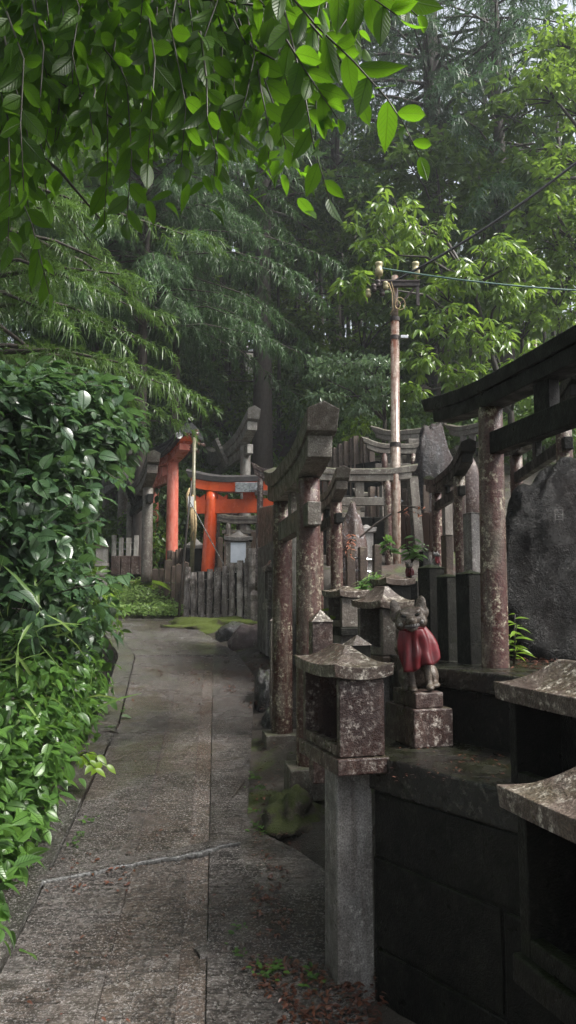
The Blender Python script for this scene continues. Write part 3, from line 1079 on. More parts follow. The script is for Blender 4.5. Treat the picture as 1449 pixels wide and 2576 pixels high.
lantern('pale stone lantern box right of the streaked standing stone', P(907, 1412, 6.6), R(8), .13, .14, .03, .22, .035, .035, post=(.1, .3), mats={'box': GRAY, 'ledge': GRAY, 'roof': GRAY}, ridge=.4, open_left=False)


# ------------------------------------------------------------------ posts
def pointed_post(label, u, vtop, vbase_z, d, wd, rz, mat, tip=.5, group=None, name='pointed_stone_post', cat='stone post'):
    """a square post whose cap's lower edge is at (u, vtop)"""
    p = P(u, vtop, d)
    t = thing(name, label, cat, (p.x, p.y, vbase_z), rz, group)
    h = p.z - vbase_z
    mb = MB()
    mb.box((0, 0, h / 2 - .03), (wd, wd, h + .06))
    mb.build('shaft', mat, t, .004)
    mb = MB()
    a = wd / 2 + .004
    mb.add([(-a, -a, h), (a, -a, h), (a, a, h), (-a, a, h), (0, 0, h + wd * tip)], [(3, 2, 1, 0), (0, 1, 4), (1, 2, 4), (2, 3, 4), (3, 0, 4)])
    mb.build('cap', CAP if tip > .3 else mat, t)
    return t


K = 'square posts with pointed caps'
pointed_post('tallest of the three wide pointed posts at the gate, left of the other two', 1084, 1429, T2Z, 3.45, .085, R(28), DARK, .22, K)
pointed_post('middle and lowest of the three wide pointed posts left of the red stained pillar', 1127, 1451, T2Z, 3.25, .07, R(28), DARK, .18, K)
pointed_post('wide pointed post touching the red stained pillar of the right gate', 1181, 1444, T2Z, 3.08, .08, R(28), DARK, .2, K)
pointed_post('grey pointed post with a bright wet tip behind the front lantern', 806, 1563, .75, 3.5, .092, R(10), RED, .58, K)
pointed_post('short pointed post just left of the fox, its tip above the front lantern roof', 898, 1622, .85, 3.15, .082, R(25), DARK, .48, K)
pointed_post('slim pointed post close against the left pillar of the grey gate', 687, 1562, .5, 5.7, .045, R(10), WARM, .6, K)
for u, v, d, w_, z, lab, m in ((1188, 1292, 4.2, .075, 1.25, 'tall pale square granite post behind the pointed posts', GRAY),
                              (1124, 1347, 4.9, .056, 1.27, 'medium granite post with a blunt tip between the small gate pillars', BROWN),
                              (1066, 1388, 5.2, .05, 1.27, 'dark square post with a sprig on top beside the brown slat fence', DARK),
                              (1050, 1200, 7.2, .085, 1.9, 'leaning yellow lichened post right of the rusty pole', WARM),
                              (964, 1222, 7.6, .06, 1.9, 'yellowish mossy post left of the rusty pole, above the slat fence', WARM),
                              (1121, 1235, 7.0, .085, 1.8, 'yellow lichened post seen through the small gate', WARM)):
    t = pointed_post(lab, u, v, z, d, w_, R(24), m, .12, name='square_stone_post')
    if 'leaning' in lab:
        t.rotation_euler = (0, R(-4), R(10))


def post_fence(label, posts, wd, mat, zbase, rods=(), rz=0.0, pointed=.12, rough=0.0, corner=None, name='stone_fence', rodmat=None):
    """posts: (u, v_top, d); a fence of posts strung on rods"""
    ps = [P(*q) for q in posts]
    t = thing(name, label, 'fence', (ps[0].x, ps[0].y, zbase(ps[0]) if callable(zbase) else zbase))
    o = Vector(t.location)
    for i, p in enumerate(ps):
        z0 = (zbase(p) if callable(zbase) else zbase)
        wi = wd * (corner[1] if corner and i == corner[0] else 1) * random.uniform(.92, 1.08)
        h = p.z - z0
        mb = MB()
        if rough:
            n, rings = 14, []
            for k in range(n + 1):
                z = -.1 + (h + .1) * k / n
                rg = []
                for a in range(8):
                    an = TAU * a / 8 + TAU / 16
                    q = Vector((max(-1, min(1, 1.35 * math.cos(an))), max(-1, min(1, 1.35 * math.sin(an))), 0)) * wi / 2
                    q *= 1 + rough * noise.noise(Vector((p.x * 9 + q.x * 30, q.y * 30, z * 14 + i)))
                    rg.append(Vector((q.x, q.y, z)))
                rings.append(rg)
            mb.loft(rings)
        else:
            mb.box((0, 0, h / 2 - .03), (wi, wi, h + .06))
            a = wi / 2
            if pointed:
                mb.add([(-a, -a, h), (a, -a, h), (a, a, h), (-a, a, h), (0, 0, h + wi * pointed)], [(3, 2, 1, 0), (0, 1, 4), (1, 2, 4), (2, 3, 4), (3, 0, 4)])
        b = mb.build('post', mat, t, 0 if rough else .004)
        b.location = p - o - Vector((0, 0, p.z - z0)) + Vector((0, 0, 0))
        b.location.z = z0 - o.z
        b.rotation_euler = (R(random.uniform(-1, 1)), R(random.uniform(-1.2, 1.2)), rz + R(random.uniform(-4, 4)))
    for r in rods:
        mb = MB()
        mb.tube([p - o - Vector((0, 0, r)) for p in (ps[0], ps[-1])] if not isinstance(r, tuple) else [ps[0] - o - Vector((0, 0, r[0])), ps[-1] - o - Vector((0, 0, r[1]))], .008, 6)
        mb.build('rod', rodmat or STEEL, t)
    return t


gz = lambda p: ground(p.x, p.y)
post_fence('fence of rough hewn stone posts in front of the vermilion gate, tallest at the right',
           [(470 + 19.2 * i, (1426, 1440, 1438, 1432, 1428, 1424, 1416, 1410, 1404)[i], 11.5 - .09 * i) for i in range(9)] + [(641, 1380, 10.75)],
           .086, ROUGH, lambda p: 1.13, rods=(.26, .62), rough=.28, corner=(9, 2.1))
post_fence('old fence of brown pointed stone posts behind the patch of grass',
           [(366, 1422, 12.9), (378, 1434, 12.8), (391, 1433, 12.7), (406, 1433, 12.5), (423, 1411, 12.3), (436, 1426, 12.1), (451, 1421, 11.9), (466, 1416, 11.7)],
           .09, BROWN, gz, rods=(.3, .6), rz=R(20), pointed=.3, corner=(4, 1.5))
t = post_fence('four slim granite posts with two rods on a far left block wall',
               [(288, 1346, 13.2), (306, 1353, 13.2), (325, 1353, 13.2), (343, 1347, 13.2)], .075, PALE, Z(1398, 13.2), rods=(.13, .24), pointed=0)
post_fence('row of four short leaning posts with rods in front of the streaked standing stone',
           [(847, 1360, 5.5), (882, 1374, 5.5), (913, 1377, 5.55), (945, 1371, 5.6)], .058, BROWN, 1.3, rods=(.11, .2), rz=R(12), pointed=.1)
post_fence('dark fence of tall posts highest on the slope under the trees',
           [(818 + 13.2 * i, (1146, 1138, 1128, 1118, 1112, 1104, 1098, 1102, 1100, 1108)[i], 10.2 - .05 * i) for i in range(10)], .072, BROWN, 2.4, rods=(.12,), rodmat=IRON, pointed=.1, rz=R(15))
post_fence('short fence of reddish brown posts behind the rusty pole, above the slat fence',
           [(937, 1225, 8.0), (952, 1226, 8.0), (965, 1224, 8.0), (978, 1222, 7.9), (1000, 1224, 7.9), (1012, 1230, 7.9), (1022, 1236, 7.8), (1034, 1240, 7.8)], .062, BROWN, 1.8, rods=(.1,), rz=R(15), pointed=.1)
post_fence('dim row of stone posts behind the vermilion gate pillar',
           [(553 + 17 * i, 1352 - (i % 3) * 7, 13.4) for i in range(6)], .085, BROWN, 1.5, rods=(.15,), pointed=.1)
post_fence('group of dark fence posts beside the faded vermilion pillar',
           [(427, 1385, 13.0), (437, 1388, 12.9), (446, 1383, 12.9), (456, 1380, 12.8), (468, 1378, 12.8)], .075, BROWN, 1.5, rods=(.15,), pointed=.1, rz=R(20))


post_fence('close row of dark stone posts behind the small gate, right of the pole',
           [(1072 + 14.5 * i, 1222 - 3 * i, 7.6) for i in range(8)], .07, BROWN, 1.9, rods=(.12,), pointed=.1)
post_fence('far row of grey posts above the pale stone gate lintel under the trees',
           [(520 + 17 * i, 1196 - (i % 2) * 4, 17.8) for i in range(8)], .12, WARM, 2.6, rods=(.2,), pointed=.1)
post_fence('row of short mossy posts between the far left gates',
           [(262 + 15 * i, 1372, 14.6) for i in range(7)], .09, WARM, 1.7, rods=(.15,), pointed=.1)


def slat_fence(label, a, b, z0a, z0b, za, zb, mat, pitch=.075, name='slat_fence'):
    """a, b: (u, d); a wall of narrow boards"""
    A, B = Vector((*XY(a[0], 1400, a[1]), 0)), Vector((*XY(b[0], 1400, b[1]), 0))
    t = thing(name, label, 'fence', (A.x, A.y, z0a), math.atan2(B.y - A.y, B.x - A.x))
    L = (B - A).length
    mb, mb2 = MB(), MB()
    n = int(L / pitch)
    for i in range(n):
        f = (i + .5) / n
        zl, zh = z0a + (z0b - z0a) * f, za + (zb - za) * f
        mb.box((L * f, random.uniform(-.002, .002), (zl + zh) / 2 - z0a), (L / n * .86, .018, zh - zl))
        mb2.box((L * f + L / n / 2, .012, (zl + zh) / 2 - z0a - .01), (L / n * .3, .012, zh - zl - .02))
    mb.build('boards', mat, t)
    mb2.build('backing_strips', RUST if mat is WOOD else mat, t)
    for zf in (.15, .85):
        m3 = MB()
        m3.tube([(0, .03, (za - z0a) * zf), (L, .03, (zb - z0a - (z0b - z0a)) * zf + (z0b - z0a))], .018, 4)
        m3.build('rail', mat, t)
    return t


slat_fence('brown board fence behind the rusty pole, narrow upright boards', (930, 7.7), (1165, 7.2), 1.6, 1.5, Z(1302, 7.7), Z(1282, 7.2), WOOD)
slat_fence('low dark fence of boards on the concrete wall left of the grey gate', (650, 8.9), (706, 7.2), Z(1375, 8.9), Z(1402, 7.2), Z(1278, 8.9), Z(1268, 7.2), BROWN, .11)


def wall_block(name, label, u0, d0, u1, d1, z0, z1, th, mat, cat='wall', blocks=0, cap=None):
    A, B = Vector((*XY(u0, 1400, d0), 0)), Vector((*XY(u1, 1400, d1), 0))
    t = thing(name, label, cat, (A.x, A.y, z0), math.atan2(B.y - A.y, B.x - A.x))
    L = (B - A).length
    mb = MB()
    if blocks:
        for i in range(blocks):
            mb.box((L * (i + .5) / blocks, th / 2 + random.uniform(0, .012), (z1 - z0) / 2), (L / blocks - .012, th, z1 - z0))
        mb.box((L / 2, th / 2 + .02, (z1 - z0) / 2), (L, th * .8, z1 - z0 - .03))
    else:
        n, m = 10, 5
        mb.box((L / 2, th / 2, (z1 - z0) / 2), (L, th, z1 - z0))
    mb.build('wall_body', mat, t, .008)
    if cap:
        mb = MB()
        mb.box((L / 2, th / 2, z1 - z0 + .03), (L + .04, th + .05, .055))
        mb.build('coping', cap, t, .008)
    return t


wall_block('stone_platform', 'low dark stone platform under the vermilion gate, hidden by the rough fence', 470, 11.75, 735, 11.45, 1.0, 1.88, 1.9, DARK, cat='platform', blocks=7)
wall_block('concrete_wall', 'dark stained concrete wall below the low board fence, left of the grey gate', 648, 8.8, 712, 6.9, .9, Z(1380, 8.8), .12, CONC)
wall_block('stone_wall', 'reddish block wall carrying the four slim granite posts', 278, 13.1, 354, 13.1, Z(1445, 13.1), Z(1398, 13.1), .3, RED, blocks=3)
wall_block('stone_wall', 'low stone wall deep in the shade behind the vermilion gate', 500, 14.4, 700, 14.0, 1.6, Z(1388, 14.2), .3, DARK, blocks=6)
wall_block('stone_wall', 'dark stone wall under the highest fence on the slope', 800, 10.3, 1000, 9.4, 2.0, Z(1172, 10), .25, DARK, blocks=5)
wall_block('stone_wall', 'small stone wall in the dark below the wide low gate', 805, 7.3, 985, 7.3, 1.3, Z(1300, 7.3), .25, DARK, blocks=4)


# ------------------------------------------------------------------ standing stones, rocks
rock('rock_wall', 'rock retaining wall capped with yellow moss at the far left behind the grass', 'rock wall', (X(312, 12.9), 13.2, 1.35), (.40, .35, .42), 3, ROCK, amp=.3)
rock('moss_cushion', 'yellow green moss cushion on top of the far left rock wall', 'moss', (X(318, 12.8), 13.0, 1.72), (.34, .2, .04), 9, BANKMOSS, amp=.3, sub=3)
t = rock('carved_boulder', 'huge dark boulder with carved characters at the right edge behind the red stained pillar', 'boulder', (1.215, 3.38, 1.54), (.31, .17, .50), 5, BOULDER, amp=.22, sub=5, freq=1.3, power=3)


def inscription(txt, c, size, rot, parent, mat, depth=.004):
    cu = bpy.data.curves.new('inscription', 'FONT')
    cu.body, cu.size, cu.extrude, cu.align_x, cu.align_y = txt, size, depth, 'CENTER', 'CENTER'
    cu.materials.append(mat)
    tmp = bpy.data.objects.new('inscription', cu)
    COL.objects.link(tmp)
    dg = bpy.context.evaluated_depsgraph_get()
    o = bpy.data.objects.new('inscription', bpy.data.meshes.new_from_object(tmp.evaluated_get(dg)))
    bpy.data.objects.remove(tmp)
    COL.objects.link(o)
    o.parent = parent
    o.location, o.rotation_euler = c, rot
    return o


from mathutils.bvhtree import BVHTree
tree = BVHTree.FromPolygons([v.co for v in t.data.vertices], [tuple(p.vertices) for p in t.data.polygons])
for ch, gx_ in (('大', -.142), ('日', -.086)):
    g_ = inscription(ch, (0, 0, 0), .056, (0, 0, 0), t, CARVE, .0)
    for v in g_.data.vertices:      # lay the strokes on the rough face
        x_, z_ = v.co.x + gx_, v.co.y + .295
        hit = tree.ray_cast(Vector((x_, -2, z_)), Vector((0, 1, 0)))[0]
        v.co = Vector((x_, (hit.y if hit else -.16) - .012, z_))
rock('standing_stone', 'big grey pointed boulder above the small gate, bright wet top', 'standing stone', (X(1098, 7.6) + .0, 7.7, 2.62), (.20, .15, .60), 14, ROCK2, amp=.24, top=.05, power=2.4)
rock('standing_stone', 'reddish slab stone standing behind the small gate right of the pole', 'standing stone', (X(1195, 7.4), 7.5, 2.5), (.11, .09, .36), 51, RED, amp=.16, top=.15, sub=3)
rock('standing_stone', 'dark rounded boulder between the rusty pole and the big grey boulder', 'standing stone', (X(1036, 8.3), 8.4, 2.6), (.13, .12, .60), 21, MOSSY, amp=.16, top=.1)
rock('standing_stone', 'tall narrow standing stone streaked white and brown, green moss on its left side', 'standing stone', (X(890, 6.1), 6.2, 1.75), (.115, .11, .50), 8, stone('streaked_stone', (.12, .10, .085), (.05, .04, .035), (.05, .02, .014), .6, moss=(.05, .06, .015), mamt=.4, light=(.4, .4, .42), lamt=.7, rough=.3, rug=2), amp=.18, top=.25)
rock('standing_stone', 'pale pointed stone peeping over the curved lintel of the grey gate', 'standing stone', (X(741, 9.5), 9.5, 2.45), (.06, .06, .42), 31, GRAY, amp=.3, top=.3, sub=3)
rock('standing_stone', 'lichen covered rock slab behind the far left posts', 'standing stone', (X(322, 14), 14.0, 2.3), (.13, .1, .58), 17, ROCK, amp=.22, top=.25, sub=3)
rock('standing_stone', 'small round whitish stone right of the vermilion gate', 'standing stone', (X(676, 11), 11, 2.35), (.08, .08, .12), 40, GRAY, amp=.2, sub=3)
rock('mossy_boulder', 'mossy boulder at the foot of the grey gate beside the path', 'boulder', (.02, 4.0, .40), (.15, .26, .14), 24, MOSSY, amp=.4, top=.2, freq=2.2)
rock('mossy_bank', 'low bank of bright green moss under the rough stone fence', 'moss bank', (-.92, 10.65, 1.02), (1.0, .55, .19), 27, BANKMOSS, rz=R(-12), amp=.3, freq=2.4)
rock('stone_block', 'squarish dark kerb rock at the right of the moss bank, left one', 'rock', (X(588, 9.6), 9.6, 1.0), (.22, .2, .19), 33, ROCK, amp=.22)
rock('stone_block', 'brown trapezoid rock below the moss bank, right one', 'rock', (X(632, 9.1), 9.0, .94), (.24, .17, .25), 36, stone('purple_rock', (.13, .09, .09), (.07, .05, .05), (.05, .035, .03), .4, mamt=.15, lamt=.4, rug=2), amp=.2)
rock('stone_block', 'black wet rock leaning at the left foot of the grey gate', 'rock', (X(668, 6.3), 6.4, .68), (.09, .22, .22), 44, ROCK, amp=.3)
rock('stone_block', 'flat black rock between the wet rock and the gate pillar', 'rock', (X(690, 5.75), 5.9, .52), (.10, .26, .16), 47, ROCK, amp=.3)
wall_block('stone_slab_pillar', 'stack of dressed stone slabs below the dark rounded boulder', 1036, 8.0, 1078, 8.0, 1.9, Z(1118, 8.0), .25, WARM, cat='stone pillar', cap=WARM)
t = thing('stone_table', 'low stone table at the far left beyond the shrubs', 'stone table', (X(220, 11.4), 11.5, 1.2))
MB().box((0, 0, .53), (.30, .30, .07)).build('table_top', GRAY, t, .008)
MB().tube([(0, 0, -.1), (0, 0, .2), (0, 0, .495)], [.13, .11, .10], 12).build('pedestal', DARK, t, smooth=True)


# ------------------------------------------------------------------ fox statues
def fox(label, loc, rz, s, bib_mat, stone_mat, sub_parts=True, voxel=.0055):
    t = thing('fox_statue', label, 'fox statue', loc, rz)
    mb = MB()
    # sitting fox, front towards -Y; unit height .314 m
    B = lambda c, r, m=None: mb.ball(c, r, 14, m)
    rot = lambda ax, d: Matrix.Rotation(R(d), 3, ax)
    B((0, .075, .055), (.052, .062, .055))                       # rump
    B((0, .035, .105), (.046, .056, .085), rot('X', 18))         # back
    B((0, .000, .155), (.040, .042, .062), rot('X', 8))          # chest
    B((0, -.008, .20), (.034, .034, .045))                       # neck
    for sx in (-1, 1):
        mb.tube([(sx * .026, .0, .15), (sx * .027, -.022, .08), (sx * .028, -.024, .02), (sx * .028, -.026, .008)], [.022, .016, .0125, .014], 10)
        B((sx * .028, -.036, .009), (.016, .026, .011))
        B((sx * .046, .06, .04), (.024, .048, .04))              # haunch
        B((sx * .05, .015, .01), (.017, .036, .011))
        # ears: broad rounded blades with a hollow front
        m = rot('Y', sx * 14) @ rot('Z', -sx * 25)
        B((sx * .043, .014, .283), (.021, .010, .034), m)
        B((sx * .050, .018, .255), (.018, .014, .025), m)
    B((0, -.012, .245), (.052, .048, .040))                      # skull
    B((-.032, -.02, .230), (.024, .028, .026))
    B((.032, -.02, .230), (.024, .028, .026))                    # cheeks
    B((0, -.058, .236), (.022, .036, .020), rot('X', 6))         # muzzle
    B((0, -.088, .240), (.011, .010, .009))                      # nose
    B((0, -.052, .212), (.021, .030, .011), rot('X', 10))        # lower jaw
    B((-.022, -.046, .262), (.019, .012, .007), rot('Y', 22))
    B((.022, -.046, .262), (.019, .012, .007), rot('Y', -22))    # brows
    mb.tube([(0, .12, .02), (-.02, .145, .06), (-.035, .14, .14), (-.03, .12, .205), (-.02, .105, .235)], [.02, .03, .034, .024, .006], 10)   # tail
    o = mb.build('body', stone_mat, t, smooth=True)
    r = o.modifiers.new('one surface', 'REMESH')
    r.mode, r.voxel_size, r.use_smooth_shade = 'VOXEL', voxel, True
    sm = o.modifiers.new('soften', 'SMOOTH')
    sm.factor, sm.iterations = .5, 3
    for sx in (-1, 1):
        MB().ball((sx * .021, -.056, .253), (.012, .006, .0055), 10, rot('Y', -sx * 20)).build('eye', DARK, t, smooth=True)
    mo_ = MB().ball((0, -.066, .2195), (.026, .026, .0065), 14, rot('X', 8)).build('mouth', INK, t, smooth=True)
    mb = MB()
    for k in range(7):
        a_ = R(-60 + 20 * k)
        mb.box((.0225 * math.sin(a_), -.066 - .0235 * math.cos(a_), .2225), (.005, .004, .006), a_)
    mb.build('teeth', GRAY, mo_)
    for sx in (-1, 1):
        MB().ball((sx * .034, -.044, .228), (.008, .006, .008), 8).build('cheek_boss', GRAY, t, smooth=True)
    # bib: a pleated cloth hung round the neck
    V, Q = [], []
    na, nr = 40, 16
    for j in range(nr + 1):
        f = j / nr
        for i in range(na + 1):
            a = R(-74 + 160 * i / na)
            spread = .040 + .013 * f ** .8 + .012 * f * max(0, math.sin(a))
            fold = (.002 + .005 * f) * math.sin(a * 9 + 2.5 * f) + .007 * math.sin(f * 9 + 2.2 * math.cos(a * 2.4)) * math.exp(-(a * 1.6) ** 2) * f ** .5 + .005 * f * math.sin(a * 3.3 + 4 * f)
            dip = .010 * math.sin(f * math.pi) * math.cos(a * 2.2)
            rr_ = spread + fold - dip
            back = max(0, abs(a) - R(60)) / R(60)
            z = .208 - f * (.130 - .05 * back - .012 * math.sin(a)) + .004 * math.sin(a * 5)
            V.append((rr_ * math.sin(a) * 1.02, -rr_ * math.cos(a) * .95 - .004 - .012 * f, z))
    for j in range(nr):
        for i in range(na):
            q = j * (na + 1) + i
            Q.append((q, q + 1, q + na + 2, q + na + 1))
    b = np_mesh('bib', np.array(V), np.array(Q), bib_mat, t)
    so_ = b.modifiers.new('cloth', 'SOLIDIFY')
    so_.thickness = .003
    mb = MB()
    mb.tube([(.040 * math.sin(TAU * i / 24), -.006 + .040 * -math.cos(TAU * i / 24), .208 + .002 * math.cos(TAU * i / 24)) for i in range(25)], .0045, 8)
    mb.build('collar', bib_mat, t, smooth=True)
    t.scale = (s, s, s)
    return t


FOXST = stone('fox_stone', (.115, .095, .075), (.055, .043, .033), (.04, .023, .019), .4, moss=(.045, .04, .015), mamt=.2, light=(.34, .31, .27), lamt=.45, rough=.2)
pc = P(1043, 1885, 2.71)
t = thing('statue_plinth', 'two stepped dark red stone plinth under the fox statue', 'plinth', (pc.x, pc.y, T1Z), R(17))
MB().box((.075, .12, .066), (.15, .24, .132)).build('lower_block', RED, t, .005)
MB().box((.066, .105, .132 + .0275), (.108, .19, .055)).build('upper_block', RED, t, .005)
fc = Vector((pc.x, pc.y, T1Z)) + Matrix.Rotation(R(17), 3, 'Z') @ Vector((.068, .075, .187))
fx = fox('snarling stone fox wearing a large wet red bib on the terrace', fc, R(2), 1.06, CLOTH, FOXST)
fx.rotation_euler = (0, R(-8), R(-6))
p = P(1030, 1462, 5.0)
fox('small stone fox in a red bib beside the rusty pole, under a leafy sprig', p, R(-15), .42, CLOTH, FOXST, voxel=.008)
MB().box((0, 0, 0), (.09, .11, .1))
t = thing('statue_plinth', 'small dark stone block under the little fox by the pole', 'plinth', (p.x, p.y, 1.2))
MB().box((0, .01, (p.z - 1.2) / 2), (.09, .13, p.z - 1.2)).build('block', DARK, t, .004)
p = P(1098, 1428, 4.3)
fox('tiny grey fox in a red bib looking over the tallest pointed post', p, R(35), .30, CLOTH, GRAY, voxel=.009)
t = thing('statue_plinth', 'small stone block under the grey fox behind the pointed posts', 'plinth', (p.x, p.y, 1.2))
MB().box((0, .01, (p.z - 1.2) / 2), (.07, .1, p.z - 1.2)).build('block', DARK, t, .004)

# ------------------------------------------------------------------ rusty utility pole
pb = P(996, 1500, 7.0)
pt = P(993, 695, 7.0)
t = thing('utility_pole', 'rusty steel utility pole with a crossarm and insulators among the stone gates', 'utility pole', (pb.x, pb.y, 1.5))
H = pt.z - 1.5
dx = pt.x - pb.x
ax = lambda z: (dx * z / H, 0, z)
MB().tube([ax(-.4), ax(H * .46), ax(H * .461), ax(H * .86)], [.049, .046, .043, .041], 20).build('shaft', RUST, t, smooth=True)
MB().tube([ax(H * .86), ax(H)], [.033, .033], 16).build('shaft_top', RUST, t, smooth=True)
for f in (.462, .80, .86):
    MB().tube([ax(H * f - .02), ax(H * f + .02)], .051 if f < .8 else .046, 20).build('band', IRON, t)
zc = P(993, 720, 7.0).z - 1.5
arm = thing('x', None, None)
bpy.data.objects.remove(arm)
m = MB()
m.box((dx + .02, -.05, zc), (.40, .045, .055))
m.box((dx + .02, -.075, zc + .02), (.40, .02, .02))
arm = m.build('crossarm', IRON, t, .004)
MB().tube([(dx + .02, -.05, zc - .22), (dx + .19, -.05, zc - .02)], .012, 6).build('brace', IRON, arm)
MB().box((dx + .205, -.05, zc - .10), (.03, .03, .22)).build('bracket', IRON, arm)
for sx, h in ((-.155, .08), (.19, .08)):
    ins = MB()
    ins.lathe((dx + sx, -.05, zc + .03), [(.012, 0), (.012, .05), (.036, .055), (.040, .09), (.034, .12), (.028, .125), (.030, .15), (.036, .16), (.034, .18), (.001, .185)], 14)
    i_ = ins.build('insulator', PORC, arm, smooth=True)
    MB().tube([(dx + sx, -.05, zc), (dx + sx, -.05, zc + .035)], .016, 8).build('pin', IRON, i_)
for k, (x_, y_, z_) in enumerate(((-.17, -.08, -.02), (-.10, -.09, -.04), (-.21, -.1, -.07), (-.26, -.08, -.11), (-.13, -.07, -.10))):
    MB().lathe((dx + x_, y_, zc + z_ - .03), [(.001, 0), (.022, .005), (.028, .03), (.02, .045), (.03, .055), (.02, .075), (.001, .08)], 10).build('spool_insulator', PORC if k % 2 else IRON, arm, smooth=True)
coil = MB()
coil.tube([(dx + .035 + .046 * math.sin(a), -.075 + .004 * math.sin(2 * a), zc - .20 + .06 * math.cos(a)) for a in np.linspace(0, TAU, 26)], .0035, 6, False)
coil.tube([(dx + .012 + .024 * math.sin(a), -.08, zc - .215 + .04 * math.cos(a)) for a in np.linspace(0, TAU, 20)], .0035, 6, False)
coil.tube([(dx - .05, -.08, zc + .03), (dx - .03, -.08, zc - .05), (dx - .01, -.08, zc - .16)], .0035, 6)
coil.tube([(dx - .07, -.08, zc), (dx - .04, -.09, zc - .1), (dx - .03, -.06, zc - .25), (dx - .06, -.06, zc - .3)], .004, 6)
coil.build('cable_coil', STRAW, t, smooth=True)
MB().box((dx + .075, -.03, H * .80), (.07, .03, .03)).build('clamp', STEEL, t, .004)
tw = Vector((pb.x, pb.y, 1.5))


def wire(label, a, b, sag, r, mat, name='cable'):
    a, b = Vector(a), Vector(b)
    mb = MB()
    mb.tube([a.lerp(b, k / 20) - Vector((0, 0, sag * 4 * (k / 20) * (1 - k / 20))) for k in range(21)], r, 6)
    return tag(mb.build(name, mat), label, 'cable')


wire('thick black cable climbing from the pole top to the upper right', tw + Vector((dx, -.04, H - .06)), P(1600, 285, 6.4), .10, .013, WIRE)
wire('thin green cable running level from the insulators to the right edge', tw + Vector((dx - .155, -.06, zc + .155)), P(1640, 738, 6.6), .05, .008, GREENWIRE)
wire('thin guy wire slanting down in front of the vermilion pillar', P(478, 1262, 11.0), P(563, 1420, 11.2), .0, .008, STEEL)
# bamboo pole with straw, leaning stick, bamboo culm
t = thing('bamboo_pole', 'upright bamboo pole with a withered top and hanging straw rope, left of the vermilion pillar', 'bamboo pole', P(482, 1450, 11.6))
o = Vector(t.location)
MB().tube([P(482, 1470, 11.6) - o, P(486, 1280, 11.6) - o, P(489, 1100, 11.6) - o], [.035, .032, .026], 10).build('culm', BAMBOO, t, smooth=True)
tv, tq = spray_template(3, 16, .22, .007, .3)
V, Q = scatter(tv, tq, frames(np.array([(.2, 0, 1), (-.6, 0, .6), (.5, .2, -.2), (-.3, 0, -.8), (.2, 0, -.9)]), np.array([(0, -1, .1)] * 5)), np.array([tuple(P(489, 1108, 11.6) - o)] * 5), np.ones(5))
np_mesh('withered_top', V, Q, L_DEAD, t)
for a, b, c_ in (((478, 1228), (471, 1245), (474, 1330)), ((486, 1245), (480, 1290), (484, 1360)), ((490, 1260), (492, 1320), (489, 1380)), ((484, 1260), (487, 1330), (478, 1350))):
    MB().tube([P(*a, 11.52) - o, P(*b, 11.5) - o, P(*c_, 11.52) - o], [.018, .022, .010], 7).build('straw_rope', STRAW, t, smooth=True)
MB().box(tuple(P(480, 1262, 11.48) - o), (.085, .008, .16)).build('paper_slip', PAPER, t)
t = tag(MB().tube([P(447, 1585, 10.9), P(459, 1450, 10.95), P(470, 1330, 11.0), P(482, 1210, 11.05)], [.02, .018, .015, .012], 7).build('leaning_stick', TWIG, smooth=True), 'thin brown stick leaning against the vermilion gate', 'stick')
tag(MB().tube([P(1347, 1000, 10), P(1347, 855, 10)], .022, 10).build('bamboo_culm', BAMBOO, smooth=True), 'pale green bamboo stem rising above the right gate lintel', 'bamboo')
# tin sheet patch on the vermilion gate
t = thing('tin_sheet', 'bent silver tin sheet mended over the black top beam of the vermilion gate', 'metal sheet', P(626, 1226, 11.78))
MB().box((0, 0, .05), (.40, .30, .012), tilt=('X', R(12))).box((0, -.155, -.02), (.40, .012, .15)).box((.1, -.165, -.01), (.16, .012, .12)).build('sheet', SHEET, t, .004)

# ------------------------------------------------------------------ vegetation
def cat_pts(lst):
    return tuple(np.concatenate(a) for a in zip(*lst))


